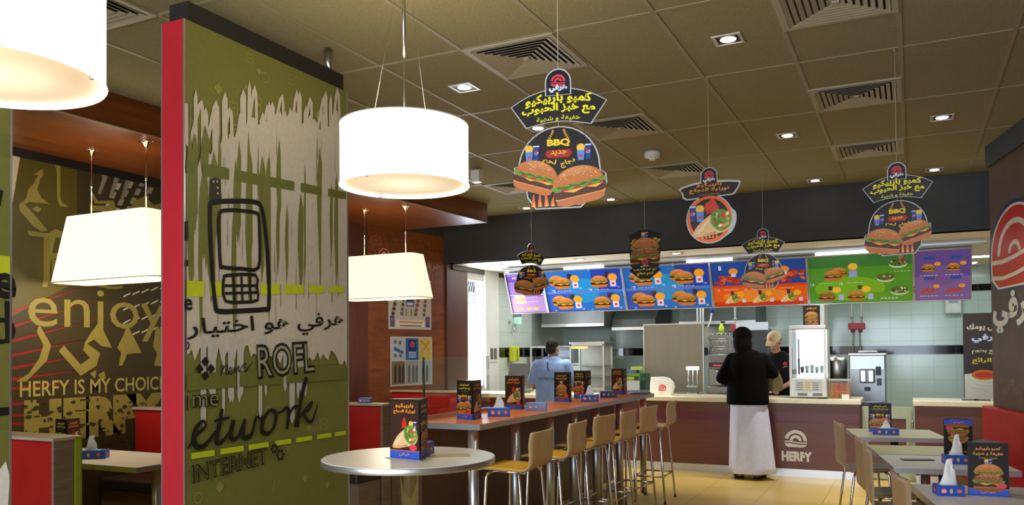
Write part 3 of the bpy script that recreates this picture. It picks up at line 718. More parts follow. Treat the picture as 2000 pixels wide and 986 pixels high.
# ================================================================== mural on the left wall
MX = -6.2
m0, m1 = 2.2, 6.6
a = Art(.0004, rough=.5, base=.002)
BG, OL, OL2, CRM2 = (58, 50, 27), (150, 138, 62), (118, 106, 34), (206, 190, 160)
def r(x, y):
    p = at(x, y, X=MX); return (p.y-m0, p.z)
def rs_(pts): return [r(*p) for p in pts]
a.rect(0, 1.0*.0, m1-m0, 3.035, BG)
a.poly(rs_([(38, 298), (150, 316), (150, 480), (130, 560), (20, 620), (20, 400), (28, 340)]), (84, 74, 24))
a.poly([(0, .0+1.0), r(20, 420), r(40, 301), (0, 3.035)], CRM2)
for y in (612, 640, 668, 696, 720, 742, 760, 790, 812, 828): a.poly(rs_([(20, y+2), (20, y-4), (190, y-62+(y-612)*.3), (190, y-63+(y-612)*.3)]), (140, 30, 28))
rnd = random.Random(4)
for k in range(6):      # pale dashed diagonals, top right
    for j in range(9):
        x = 300-k*24-j*9; y = 348+j*17+k*3 if k < 4 else 332+j*18
        if 200 < x < 345: a.poly(rs_([(x, y), (x+9, y+2), (x+3, y+14), (x-6, y+12)]), (150, 144, 124) if rnd.random() < .6 else (180, 172, 150))
for k in range(3): a.poly(rs_([(206+k*22, 326+k*4), (217+k*22, 328+k*4), (196+k*22, 380+k*6), (190+k*22, 378+k*6)]), (130, 124, 106))
for k in range(4):
    for j in range(5): x = 240+j*18; y = 578+k*26-j*4; a.poly(rs_([(x, y), (x+14, y-7), (x+14, y-4), (x, y+3)]), (190, 184, 166))
# big calligraphy
C1 = (140, 128, 60)
for pts in ([(83, 329), (66, 341), (74, 342), (65, 358), (54, 371), (50, 388), (36, 400), (38, 412), (50, 425), (62, 440), (80, 452), (92, 450), (74, 428), (58, 410), (48, 399), (56, 394), (92, 398), (98, 400), (80, 386), (72, 370), (78, 350), (84, 342)],
            [(105, 322), (110, 330), (111, 390), (116, 402), (124, 404), (134, 404), (122, 396), (117, 388), (117, 316)], [(62, 408), (70, 402), (81, 408), (74, 415)],
            [(52, 450), (92, 456), (108, 447), (142, 460), (140, 466), (108, 464), (104, 480), (96, 520), (92, 560), (82, 560), (88, 515), (94, 478), (94, 464), (56, 460)],
            [(174, 366), (190, 392), (222, 392), (227, 412), (175, 412), (174, 396), (182, 401), (213, 402), (212, 398), (184, 397)], [(262, 392), (282, 384), (300, 400), (316, 396), (316, 412), (250, 412)],
            [(76, 633), (99, 674), (91, 704), (51, 745), (30, 745), (56, 729), (76, 699), (84, 674), (71, 648)],
            [(193, 628), (218, 679), (198, 676), (183, 663), (170, 671), (195, 689), (188, 714), (157, 734), (114, 686), (124, 674), (157, 712), (175, 699), (162, 684), (165, 669), (175, 653)],
            [(248, 633), (276, 689), (248, 691), (238, 714), (231, 714), (236, 689), (228, 679), (241, 653)], [(304, 638), (322, 650), (322, 716), (300, 714), (306, 690), (298, 676)],
            [(175, 729), (188, 722), (185, 740)], [(191, 732), (203, 724), (206, 738), (198, 744)]):
    a.poly(rs_(list(reversed(pts))), C1)
def mt(s, x0, y0, x1, y1, h, c, bold=0.):
    P0, P1 = r(x0, y0), r(x1, y1); H = r(x0, y0-h)[1]-P0[1]
    a.text(s, *P0, c, w=P1[0]-P0[0], h=H, align='l', bold=bold)
mt('enjoy', 54, 665, 322, 655, 108, C1, .0)
mt('h', 84, 552, 128, 552, 90, (130, 116, 40), .01); mt('be', 100, 556, 240, 556, 50, (120, 108, 40), 0)
mt('HERFY IS MY CHOICE', 38, 776, 322, 762, 31, (170, 158, 86), .012)
mt('HERFY', 46, 868, 322, 862, 86, C1, .09)
for k in range(150):
    u = rnd.uniform(45, 320); v = rnd.uniform(778, 866); a.ell(*r(u, v), rnd.uniform(.006, .03), rnd.uniform(.006, .02), BG, 7)
mo = a.build('wall_mural'); mo.location = (MX, m0, 0); mo.rotation_euler = (0, 0, R_(90))
tag(mo, 'olive mural lettered enjoy and HERFY IS MY CHOICE on the left wall', 'mural')
# ================================================================== posters and lettering on the brown wall
wa_ = math.atan2(p2.y-p1.y, p2.x-p1.x); wn_ = Vector((math.sin(wa_), -math.cos(wa_)))
def onwall(x, y):
    d = ray(x, y); P = Vector((p1.x, p1.y, 0)); N = Vector((wn_.x, wn_.y, 0)); s_ = (P-EYE).dot(N)/d.dot(N); Q = EYE+d*s_
    return ((Q.xy-p1).dot((p2-p1).normalized()), Q.z)
def wposter(name, tl, br, paint, lb, cat='poster'):
    a = Art(.0005, rough=.3, base=.004); u0, v1 = onwall(*tl); u1, v0 = onwall(*br)
    a.plate([(u0, v0), (u1, v0), (u1, v1), (u0, v1)], .003, (200, 200, 196), (206, 204, 196))
    a.place((u0, v0), 1); paint(a, u1-u0, v1-v0); o = a.build(name); o.location = (p1.x, p1.y, 0); o.rotation_euler = (0, 0, wa_); return tag(o, lb, cat)
def pa(a, w_, h_):
    a.rect(.02, .02, w_-.02, h_-.02, (196, 192, 176))
    for x0, x1, n in ((.10, .30, 7), (.62, .82, 7)):
        for j in range(7): a.ell(w_*(x0+.02*j), h_*(.30+.09*j), .035, .028, (70, 64, 52) if x0 < .5 else (150, 92, 52), 9); a.ell(w_*(x1+.012*j), h_*(.30+.09*j), .03, .026, (96, 90, 70) if x0 < .5 else (120, 80, 50), 9)
    a.rect(w_*.40, h_*.45, w_*.58, h_*.80, (40, 62, 120)); logo(a, w_*.49, h_*.66, w_*.06, (214, 60, 60), (40, 62, 120))
    a.rect(w_*.42, h_*.47, w_*.56, h_*.53, (220, 220, 230))
    a.rect(w_*.16, .03, w_*.84, h_*.18, (226, 220, 206)); a.rect(w_*.22, h_*.125, w_*.78, h_*.15, (206, 120, 70)); a.rect(w_*.25, h_*.06, w_*.75, h_*.08, (90, 80, 70))
    for x in (.03, .86): a.rect(w_*x, .03, w_*(x+.1), h_*.26, (70, 90, 150)); logo(a, w_*(x+.05), h_*.17, w_*.035, (214, 60, 60), (70, 90, 150))
    for x in (.3, .38, .5, .6): a.rect(w_*x, h_*.26, w_*(x+.03), h_*.40, (120, 112, 100))
wposter('wall_poster', (758, 540), (842, 644), pa, 'cream poster with rows of photos, partly behind the booth lamp shade')
def pb(a, w_, h_):
    a.rect(.015, .015, w_-.015, h_-.015, (190, 196, 200))
    a.rect(.02, h_*.52, w_*.33, h_-.02, (176, 192, 206)); a.poly([(w_*.08, h_*.72), (w_*.3, h_*.64), (w_*.3, h_*.70), (w_*.08, h_*.80)], (70, 100, 160))
    for x, y in ((.08, .86), (.19, .84), (.08, .58), (.2, .58)): a.rect(w_*x, h_*y, w_*(x+.06), h_*(y+.07), (100, 104, 112))
    a.rect(w_*.35, h_*.52, w_*.66, h_-.02, (44, 96, 168)); a.rect(w_*.42, h_*.72, w_*.60, h_*.93, (28, 50, 110)); logo(a, w_*.51, h_*.83, w_*.06, (226, 70, 70), (28, 50, 110))
    for k in range(3): a.rect(w_*.42, h_*(.66-.045*k), w_*.60, h_*(.685-.045*k), (190, 206, 226))
    a.rect(w_*.68, h_*.52, w_-.02, h_-.02, (206, 180, 92))
    for k in range(12): a.ell(w_*(.71+.02*k), h_*(.6+.3*abs(math.sin(k*1.7))), .02, .02, (180, 150, 66), 7)
    a.rect(.02, .02, w_*.33, h_*.5, (120, 104, 84)); a.rect(w_*.35, .02, w_*.66, h_*.5, (150, 158, 164)); a.rect(w_*.68, .02, w_-.02, h_*.5, (164, 180, 190))
    for x0 in (.08, .18, .26, .4, .5, .58, .74, .84): a.poly([(w_*x0, .04), (w_*(x0+.05), .04), (w_*(x0+.06), h_*.36), (w_*(x0+.03), h_*.45), (w_*x0, h_*.34)], (52, 50, 46) if x0 < .35 else (92, 100, 106))
wposter('wall_poster', (762, 657), (844, 750), pb, 'poster of six photo squares with a blue logo square, on the brown wall')
a = Art(.0005, base=.004); u, v = onwall(848, 526); a.text('هرفي', u-.08, v-.04, (196, 160, 96), w=.42, h=.14, bold=.005); o = a.build('wall_lettering'); o.location = (p1.x, p1.y, 0); o.rotation_euler = (0, 0, wa_); tag(o, 'small gold Arabic lettering on the brown wood wall beside the bulkhead', 'wall lettering')
a = Art(.0005, base=.004); u, v = onwall(750, 500)
a.ell(u, v, .10, .10, (224, 206, 190), 18); a.ell(u, v, .09, .09, (186, 40, 36), 18); logo(a, u, v-.01, .06, (236, 220, 206), (186, 40, 36))
o = a.build('wall_logo'); o.location = (p1.x, p1.y, 0); o.rotation_euler = (0, 0, wa_); tag(o, 'round red logo badge on the brown wood wall above the booth lamp shade', 'wall badge')
# ================================================================== lamps
shade_w = mat('lit_white_drum_shade', (255, 250, 240), .8, emit=2.6, ecol=(1, .96, .88), noise=.01)
shade_in = mat('lit_inner_shade', (255, 246, 230), .8, emit=1.3, ecol=(1, .88, .68), noise=.01)
diff_m = mat('lit_drum_diffuser', (226, 196, 156), .6, emit=.5, ecol=(1, .80, .55), noise=.01)
def glow(m, rad):       # the bulb behind the diffuser shows as a hot middle
    nt = m.node_tree; b = nt.nodes['Principled BSDF']; tc = nt.nodes.new('ShaderNodeTexCoord'); s_ = nt.nodes.new('ShaderNodeSeparateXYZ'); c_ = nt.nodes.new('ShaderNodeCombineXYZ'); l_ = nt.nodes.new('ShaderNodeVectorMath'); l_.operation = 'LENGTH'
    nt.links.new(tc.outputs['Object'], s_.inputs[0]); nt.links.new(s_.outputs[0], c_.inputs[0]); nt.links.new(s_.outputs[1], c_.inputs[1]); nt.links.new(c_.outputs[0], l_.inputs[0])
    r_ = nt.nodes.new('ShaderNodeMapRange'); r_.inputs['From Min'].default_value = 0; r_.inputs['From Max'].default_value = rad; r_.inputs['To Min'].default_value = 1.25; r_.inputs['To Max'].default_value = .35
    nt.links.new(l_.outputs['Value'], r_.inputs['Value']); nt.links.new(r_.outputs['Result'], b.inputs['Emission Strength'])
glow(diff_m, .27)
shade_b = mat('lit_cream_booth_shade', (255, 240, 200), .8, emit=1.0, ecol=(1, .90, .64), noise=.01)
def drum(x, y, zb, lb):
    t = thing('drum_pendant_lamp', lb, 'pendant lamp', (x, y, 0), 0, None); r_ = .30; H = .285
    MB().lathe([(r_, zb), (r_, zb+H), (r_-.006, zb+H), (r_-.006, zb)], shade_w, seg=56, cap0=False, cap1=False).build('lamp_shade', t)
    rm = MB(); rm.tube([(r_*math.cos(k*PI/24), r_*math.sin(k*PI/24), zb+.003) for k in range(48)], .005, shade_w, 6, True)
    rm.tube([(r_*math.cos(k*PI/24), r_*math.sin(k*PI/24), zb+H) for k in range(48)], .004, white_pl, 6, True); rm.build('shade_rim', t)
    d = MB().lathe([(.0, zb+.012), (.15, zb+.012), (r_-.012, zb+.013), (r_-.012, zb+.018)], diff_m, seg=48, cap0=False).build('diffuser', t)
    cl = MB()
    for k in range(3): a_ = .5+k*2*PI/3; cl.box((r_-.012)*math.cos(a_)-.005, (r_-.012)*math.cos(a_)+.005, (r_-.012)*math.sin(a_)-.005, (r_-.012)*math.sin(a_)+.005, zb-.004, zb+.02, steel, .002)
    cl.build('diffuser_clip', t)
    rod = MB(); rod.tube([(0, 0, zb+.1), (0, 0, zb+.75)], .0055, steel, 10); rod.tube([(0, 0, zb+.62), (0, 0, CEIL-.02)], .0085, steel, 10); rod.build('rod', t)
    for k in (0, 1): MB().tube([(.155*(1 if k else -1), -.05, zb+H-.004), (.02*(1 if k else -1), 0, CEIL-.03)], .0012, steel, 5).build('suspension_wire', t)
    sp = MB()
    for k in range(3): a_ = k*2*PI/3; sp.tube([(0, 0, zb+H-.01), ((r_-.003)*math.cos(a_), (r_-.003)*math.sin(a_), zb+H-.01)], .003, steel, 6)
    sp.build('shade_spider', t)
    MB().lathe([(.055, CEIL-.03), (.06, CEIL-.022), (.06, CEIL)], chrome, seg=24).build('ceiling_rose', t)
    spot('drum_lamp_bulb', (x, y, zb-.03), P_DRUM*2, WARM, 165, .5, .15)
    point('drum_lamp_bulb_up', (x, y, zb+H+.05), P_DRUM*1.5, WARM, .12)
drum(-2.13, 3.20, 2.276, 'large white drum lamp over the round table')
drum(-2.31, 1.38, 2.276, 'nearest white drum lamp cut by the top left corner')
def booth_lamp(cx, cy, zb, zt, wb_, wt_, cords, lb):
    t = thing('booth_pendant_lamp', lb, 'pendant lamp', (cx, cy, 0), 0, 'cream pendant lamps over booths')
    def ring(w_, d_, z, n=9):
        pts = []
        for sx, sy, a0 in ((1, 1, 0), (-1, 1, 90), (-1, -1, 180), (1, -1, 270)):
            rr = .05
            pts += [(sx*(w_/2-rr)+rr*math.cos(R_(a0+k*30)), sy*(d_/2-rr)+rr*math.sin(R_(a0+k*30)), z) for k in range(4)]
        return pts
    MB().loft([ring(wb_, .34, zb), ring(wt_, .27, zt), ring(wt_-.02, .25, zt), ring(wb_-.02, .32, zb)], shade_b, cap=False, smooth=False).build('lamp_shade', t)
    MB().tube(ring(wb_, .34, zb), .005, mat('shade_tape', (226, 200, 150), .6), 6, True).build('shade_hem', t)
    MB().loft([ring(wb_-.03, .31, zb+.04), ring(wb_-.03, .31, zb+.046)], diff_m).build('diffuser', t)
    for cxd in cords:
        c = MB(); c.tube([(cxd, 0, zt-.02), (cxd, 0, 3.1)], .005, chrome, 8); c.tube([(cxd, 0, zt+.23), (cxd, 0, zt+.27)], .008, chrome, 8); c.build('cord', t)
        MB().lathe([(.012, 3.055), (.03, 3.085), (.052, 3.092), (.055, 3.1)], chrome, cxd, 0, 24).build('ceiling_rose', t)
    MB().box(min(cords)-.02, max(cords)+.02, -.012, .012, zt-.035, zt-.015, steel).build('cross_bar', t)
    point('booth_lamp_bulb', (cx, cy, zb-.06), P_BOOTH, WARM, .12); point('booth_lamp_bulb_up', (cx, cy, zt+.08), P_BOOTH*.18, WARM, .1)
booth_lamp(-5.45, 4.25, 2.061, 2.57, 1.17, .90, (-.31, .305), 'tapered cream lamp with two cords at the mural wall, left booth')
booth_lamp(-5.24, 7.47, 2.087, 2.567, 1.08, .88, (-.28, .275), 'tapered cream lamp right of the tall partition, before the brown wall')

# ================================================================== table-top things
DK, BROWN = (26, 20, 16), (58, 26, 14)
YEL, ORG = (244, 214, 44), (244, 150, 30)
def tent_face(kind, w_, h_, t, M):
    a = Art(.0003, rough=.5, base=.0012)
    a.rect(-w_/2, 0, w_/2, h_, DK)
    if kind == 'wrap': a.rect(-w_/2+.004, .03, w_/2-.004, h_-.004, (56, 28, 16))
    a.rect(-w_/2, 0, w_/2, h_*.13, (50, 88, 190)); a.text('هرفي', 0, h_*.04, ORG, w=w_*.4, h=h_*.06, bold=.02, res=1)
    a.rect(-w_*.5, h_*.13, w_*.5, h_*.145, (200, 90, 60))
    c1 = YEL if kind in ('bbq',) else ORG
    t1, t2 = {'wrap': ('باربيكيو', 'تورتيلا الدجاج'), 'bbq': ('كمبو باربيكيو', 'مع خبز الحبوب'), 'tower': ('برجر', 'مزدوج')}[kind]
    if kind == 'tower': t1, t2 = 'كمبو باربيكيو', 'خفيفة و شهية'
    a.text(t1, 0, h_*.86, c1, w=w_*.62, h=h_*.085, bold=.03, res=1); a.text(t2, 0, h_*.76, c1, w=w_*.76, h=h_*.08, bold=.03, res=1)
    if kind != 'wrap': a.text('خفيفة و شهية', 0, h_*.70, (200, 190, 50), w=w_*.46, h=h_*.04, res=1)
    if kind == 'wrap':
        a.poly([(-w_*.1, h_*.52), (w_*.1, h_*.52), (w_*.06, h_*.64), (0, h_*.72), (-w_*.08, h_*.62)], (196, 40, 26)); drink(a, w_*.28, h_*.46, h_*.17); wrap(a, 0, h_*.36, w_*.88, .15)
        a.ell(w_*.30, h_*.2, w_*.13, h_*.055, (214, 60, 70), 12); a.text('جديد', -w_*.25, h_*.17, ORG, w=w_*.3, h=h_*.06, bold=.03, res=1)
    elif kind == 'bbq':
        a.text('BBQ', 0, h_*.56, YEL, w=w_*.36, h=h_*.08, bold=.03, res=1); a.rect(-w_*.17, h_*.5, w_*.17, h_*.545, (176, 36, 24))
        drink(a, -w_*.34, h_*.46, h_*.15, True, -1); drink(a, w_*.34, h_*.46, h_*.15)
        burger(a, w_*.2, h_*.36, w_*.55, -.1); burger(a, -w_*.18, h_*.31, w_*.66, .08); flames(a, -w_*.4, w_*.4, h_*.145, h_*.1, 7)
        a.ell(w_*.32, h_*.2, w_*.13, h_*.055, (214, 60, 70), 12)
    else:
        drink(a, 0, h_*.56, h_*.13); burger(a, 0, h_*.44, w_*.74); burger(a, 0, h_*.27, w_*.8, 0, True, True)
        a.ell(w_*.32, h_*.2, w_*.13, h_*.055, (220, 70, 80), 12)
    o = a.build('printed_face', t); o.matrix_local = M; return o
def menu_tent(x, y, z, rz, lb, kinds=('wrap', 'bbq', 'tower'), w_=.175, h_=.262, flip=False):
    t = thing('menu_tent', lb, 'menu display', (x, y, z), rz, None); ri = w_/2*math.tan(R_(30)); ro = w_/2/math.cos(R_(30))
    tri = [(ro*math.cos(R_(a_)), ro*math.sin(R_(a_))) for a_ in (-150, -30, 90)]
    b = MB(); b.prism(tri, 0, h_, mat('tent_card_black', (30, 24, 20), .35)); b.build('card', t)
    br = ro*1.22
    MB().prism([(br*math.cos(R_(a_)), br*math.sin(R_(a_))) for a_ in (-150, -30, 90)], 0, .004, mat('acrylic_base', (150, 140, 150), .1, spec=.6)).build('acrylic_base', t)
    for k in range(3):
        M = Matrix.Rotation(k*2*PI/3, 4, 'Z') @ Matrix.Translation((0, -ri, .003))
        if flip: M = M @ Matrix.Translation((0, 0, h_)) @ Matrix.Rotation(PI, 4, 'Y')
        tent_face(kinds[k], w_*.98, h_-.006, t, M)
    return t
def napkin_box(x, y, z, rz, lb, tissue=True, w_=.15, d_=.10, h_=.055, tall=1.0, col=None):
    t = thing('napkin_box', lb, 'napkin box', (x, y, z), rz, None)
    MB().box(-w_/2, w_/2, -d_/2, d_/2, 0, h_, col or blue_box, .003).build('carton', t)
    a = Art(.0004, base=d_/2+.0006)
    a.ell(-w_*.27, h_*.5, h_*.28, h_*.28, (214, 60, 64), 12); logo(a, -w_*.27, h_*.46, h_*.2, (240, 230, 226), (214, 60, 64))
    a.rect(-w_*.06, h_*.2, w_*.06, h_*.8, (70, 110, 190)); a.ell(0, h_*.5, h_*.16, h_*.22, (230, 180, 60), 8); a.ell(w_*.3, h_*.5, h_*.25, h_*.2, (226, 110, 80), 10)
    a.build('printed_label', t)
    a = Art(.0004, base=w_/2+.0006); a.ell(0, h_*.5, h_*.3, h_*.3, (214, 60, 64), 12); a.rect(-h_*.15, h_*.4, h_*.15, h_*.5, (240, 236, 230)); o = a.build('printed_label', t); o.rotation_euler = (0, 0, R_(90))
    o2 = o.copy(); COL.objects.link(o2); o2.parent = t; o2.rotation_euler = (0, 0, R_(-90))
    MB().box(-w_*.32, w_*.32, -d_*.2, d_*.2, h_, h_+.001, mat('carton_slot', (200, 220, 226), .6)).build('slot', t)
    if tissue:
        rnd = random.Random(int(x*100)); s = MB(); rings = []
        for k in range(6):
            f = k/5; ring = []
            for j in range(16):
                an = 2*PI*j/16; rr = (.036-.006*k+.012*math.sin(3*an+k)*f); ring.append((rr*math.cos(an)*1.2+.012*f, rr*.45*math.sin(an)+.006*math.sin(2*an+k)*f, h_+.075*f*tall*(1+.18*math.sin(2*an+.7))))
            rings.append(ring)
        s.loft(rings, paper); s.build('tissue', t)
    return t
# round bar table ---------------------------------------------------------
RT = Vector((-2.03, 3.07, 1.03))
t = thing('round_bar_table', 'tall round grey table under the drum lamp', 'table', (RT.x, RT.y, 0))
MB().lathe([(.375, 1.0), (.385, 1.003), (.385, 1.027), (.383, 1.03)], grey_top, seg=72).build('tabletop', t)
MB().lathe([(.3855, 1.002), (.3868, 1.004), (.3868, 1.026), (.3855, 1.028)], alu, seg=72, cap0=False, cap1=False).build('edge_band', t)
MB().lathe([(.04, .03), (.04, .98)], chrome, seg=28).build('column', t)
MB().lathe([(.12, .98), (.12, .9995)], steel, seg=24).build('top_plate', t)
MB().lathe([(.25, 0), (.25, .012), (.05, .03)], steel, seg=40).build('base', t)
tt = menu_tent(-1.985, 3.03, 1.03, R_(-2), 'menu tent with a wrap picture on the round table', ('wrap', 'bbq', 'tower'))
tt.rotation_euler[2] = R_(-9)
napkin_box(-2.06, 3.17, 1.03, R_(15), 'blue napkin box behind the menu tent on the round table', False)
fly = MB(); fly.box(-.09, .09, -.06, .06, 0, .004, mat('leaflet_paper', (200, 186, 150), .6), .0005); fly.build('leaflet', None, (-1.86, 3.14, 1.03), R_(35)); tag(COL.objects['leaflet'], 'folded leaflet lying beside the menu tent on the round table', 'leaflet')
# bar counter -------------------------------------------------------------
BX0, BX1, BY0, BY1, BZ = -3.02, -2.49, 4.58, 8.5, 1.03
t = thing('bar_counter', 'long brown bar counter on silver posts with stools', 'bar counter', (0, 0, 0))
MB().box(BX0, BX1, BY0, BY1, BZ-.036, BZ, wood_bar, .002).build('counter_top', t)
eb = MB(); eb.box(BX1-.001, BX1+.004, BY0, BY1, BZ-.038, BZ-.001, alu); eb.box(BX0, BX1+.004, BY0-.004, BY0+.001, BZ-.038, BZ-.001, alu); eb.box(BX0-.004, BX0+.001, BY0, BY1, BZ-.038, BZ-.001, alu); eb.build('edge_band', t)
MB().box(-2.99, -2.94, BY0+.02, BY1, 0, BZ-.037, wood_dark).build('back_panel', t)
MB().box(-2.985, -2.93, BY0+.02, BY1, 0, .09, steel).build('kick_plate', t)
for yp in (4.62, 5.24, 5.86, 6.36, 6.90, 7.55, 8.32): MB().tube([(-2.56, yp, 0), (-2.56, yp, BZ-.037)], .035, alu, 20).build('post', t)
gs = thing('glass_screen', 'low glass screen with dark edge post along the bar', 'glass screen', (-2.985, 0, BZ))
MB().box(-.004, .004, 4.70, 5.66, .03, .43, clear).build('pane', gs)
MB().tube([(0, 4.70, 0), (0, 4.70, .43)], .008, mat('dark_post', (60, 50, 42), .4, .6), 8).build('edge_post', gs)
MB().box(-.01, .01, 4.70, 5.66, 0, .03, steel).build('channel', gs)
TZ = BZ
for x, y, rz, kinds, lb in ((-2.735, 4.90, -22, ('bbq', 'wrap', 'tower'), 'nearest menu tent on the bar, beside the glass screen'), (-2.86, 5.90, -11, ('wrap', 'tower', 'bbq'), 'second menu tent on the bar with a wrap picture'),
                            (-2.85, 6.88, -14, ('tower', 'bbq', 'wrap'), 'third menu tent on the bar with a tall burger, before the man in blue'), (-2.88, 7.42, -28, ('bbq', 'wrap', 'tower'), 'fourth menu tent on the bar, right of the man in blue'), (-2.78, 8.25, -24, ('wrap', 'bbq', 'tower'), 'farthest menu tent at the far end of the bar')):
    menu_tent(x, y, TZ, R_(rz), lb, kinds, .17, .27)
for x, y, rz, ts, lb, lt in ((-2.68, 5.22, 28, True, 'blue napkin box right of the nearest menu tent on the bar', None), (-2.655, 5.82, 22, False, 'pale blue napkin box right of the second menu tent', (96, 146, 220)), (-2.66, 7.0, 25, True, 'blue napkin box with tissue between the two middle menu tents', None), (-2.72, 7.68, 24, False, 'long dark blue napkin box near the far end of the bar', (24, 60, 140))):
    napkin_box(x, y, TZ, R_(rz), lb, ts, .16, .11, .06, 1.0, mat('blue_card_%d' % lt[0], lt, .4, noise=.04) if lt else None)
t = thing('serving_tray', 'blue paper-lined tray on the far end of the bar', 'tray', (-2.59, 8.36, BZ), R_(4))
MB().box(-.085, .085, -.12, .12, 0, .012, mat('dark_tray', (50, 54, 66), .35), .004).build('tray', t); MB().box(-.07, .07, -.10, .10, .012, .014, mat('tray_liner', (60, 90, 190), .6)).build('liner', t)
# stools ------------------------------------------------------------------
def shell(zs, back_top, wd, depth, top_m, back_m, tilt=.05):
    """bent plywood: seat runs to -x (front), back rises at +x"""
    path = smooth_path([(-depth*.98, zs-.012), (-depth*.9, zs+.004), (-depth*.5, zs), (-.065, zs-.003), (-.016, zs+.016), (.004, zs+.06), (.010, zs+.12), (.016, zs+.18), (.026, back_top)], 5)
    b = MB(); th = .012; n = len(path); ia, ib = b.mi(top_m), b.mi(back_m); NW = 6
    F, K = [], []
    for k, (x, z) in enumerate(path):
        a_ = path[max(0, k-1)]; c_ = path[min(n-1, k+1)]; dx, dz = c_[0]-a_[0], c_[1]-a_[1]; q_ = math.hypot(dx, dz); nx, nz = -dz/q_, dx/q_
        up = max(0., min(1., (z-zs-.03)/.12)); edge = 1.0 if k not in (0, n-1) else .94
        rf, rk = [], []
        for j in range(NW+1):
            v = (j/NW-.5)*wd*edge; cv = up*.016*(4*(j/NW-.5)**2)
            rf.append(b.bm.verts.new((x-cv, v, z))); rk.append(b.bm.verts.new((x-cv-nx*th, v, z-nz*th)))
        F.append(rf); K.append(rk)
    for k in range(n-1):
        for j in range(NW):
            f = b.bm.faces.new((F[k][j], F[k][j+1], F[k+1][j+1], F[k+1][j])); f.material_index = ia if path[k][1] < zs+.05 else ib; f.smooth = True
            f = b.bm.faces.new((K[k][j], K[k+1][j], K[k+1][j+1], K[k][j+1])); f.material_index = ib; f.smooth = True
        for j in (0, NW):
            f = b.bm.faces.new((F[k][j], F[k+1][j], K[k+1][j], K[k][j])); f.material_index = ib
    for k in (0, n-1):
        for j in range(NW): f = b.bm.faces.new((F[k][j], F[k][j+1], K[k][j+1], K[k][j])); f.material_index = ib
    return b
def make_seat(kind):
    st_ = kind == 'stool'; zs = .75 if st_ else .45
    t = thing('bar_stool' if st_ else 'dining_chair', 'x', 'bar stool' if st_ else 'chair')
    shell(zs, 0.985 if st_ else .84, .38 if st_ else .42, .37 if st_ else .42, yellow_ply if st_ else mat('grey_seat_laminate', (128, 120, 108), .35, noise=.06), ply if st_ else mat('brown_beech_plywood', (166, 136, 100), .4, noise=.10, scale=7, stretch=(1, 5, .8))).build('seat_shell', t)
    hw = .165 if st_ else .18; fx = -.33 if st_ else -.38
    fr = MB()
    for s in (-1, 1): fr.tube([(fx+.03, s*hw*.85, zs-.022), (-.05, s*hw*.85, zs-.026)], .009, chrome, 8)
    fr.tube([(fx+.05, -hw, zs-.03), (fx+.05, hw, zs-.03)], .009, chrome, 8); fr.tube([(-.09, -hw, zs-.03), (-.09, hw, zs-.03)], .009, chrome, 8)
    fr.build('seat_frame', t)
    sp_ = .05 if st_ else .03
    foot = {}
    for sx, x0 in ((-1, fx+.05), (1, -.09)):
        for sy in (-1, 1):
            top = Vector((x0, sy*hw, zs-.03)); bot = Vector((x0+sx*(.075 if sx > 0 else .045), sy*(hw+sp_), .006))
            knee = top+Vector((sx*.022, sy*.018, -.03))
            lg_ = MB(); lg_.tube([top, top+Vector((sx*.012, sy*.012, -.006)), knee, knee.lerp(bot, .5), bot], .0105, chrome, 10)
            lo_ = lg_.build('leg', t); foot[(sx, sy)] = (knee, bot)
            MB().lathe([(.013, 0), (.013, .018)], black, bot.x, bot.y, 10).build('glide', lo_)
    if st_:
        P = {}
        for k_, (a_, b_) in foot.items(): P[k_] = a_.lerp(b_, (a_.z-.26)/(a_.z-b_.z))
        for A_k, B_k in (((-1, -1), (-1, 1)), ((-1, 1), (1, 1)), ((1, 1), (1, -1)), ((1, -1), (-1, -1))): MB().tube([P[A_k], P[B_k]], .009, chrome, 8).build('footrest_bar', t)
    return t
s0 = make_seat('stool')
for k, (x, y, rz, lb) in enumerate(((-2.165, 4.80, 2, 'nearest bar stool, partly behind the round table'), (-2.18, 5.47, 2, 'second bar stool along the bar counting from the round table'), (-2.20, 6.10, -6, 'third bar stool along the bar counting from the round table'),
                                    (-2.165, 6.60, -1, 'fourth bar stool along the bar with its back turned a little'), (-2.17, 7.21, -6, 'fifth bar stool along the bar, second from the far end'), (-2.16, 7.95, 2, 'farthest bar stool, in front of the serving counter'))):
    if k == 0: s0.location = (x, y, 0); s0.rotation_euler = (0, 0, R_(rz)); s0['label'] = lb; s0['group'] = 'bar stools along the bar'
    else: dup(s0, (x, y, 0), R_(rz), lb, 'bar stools along the bar')
# dining tables on the right --------------------------------------------
TA = R_(10)
def dining_table(x, y, w_, d_, lb, top, legx=.25):
    """x, y = near left corner of the top"""
    t = thing('dining_table', lb, 'table', (x, y, 0), TA, 'tables along the right bench')
    MB().box(0, w_, 0, d_, .715, .75, top, .003).build('tabletop', t)
    e = MB(); e.box(-.002, w_+.002, -.003, .0, .714, .749, alu); e.box(-.003, .0, 0, d_, .714, .749, alu); e.box(w_, w_+.003, 0, d_, .714, .749, alu); e.build('edge_band', t)
    MB().tube([(w_*.5, d_*.5, .02), (w_*.5, d_*.5, .70)], .035, steel, 18).build('column', t)
    MB().box(w_*.5-.12, w_*.5+.12, d_*.5-.12, d_*.5+.12, .70, .7145, black).build('top_plate', t)
    MB().box(w_*.5-.13, w_*.5+.19, d_*.5-.15, d_*.5+.15, 0, .02, black, .006).build('base', t)
    return t
lt_top = mat('pale_olive_table_laminate', (214, 210, 160), .3, noise=.04, scale=50)
T1 = dining_table(-.43, 7.43, .70, .76, 'far pale table with a tissue box, in front of the half door', lt_top)
T2 = dining_table(-.225, 6.315, .70, .56, 'narrow pale table pushed behind the grey table at right', lt_top)
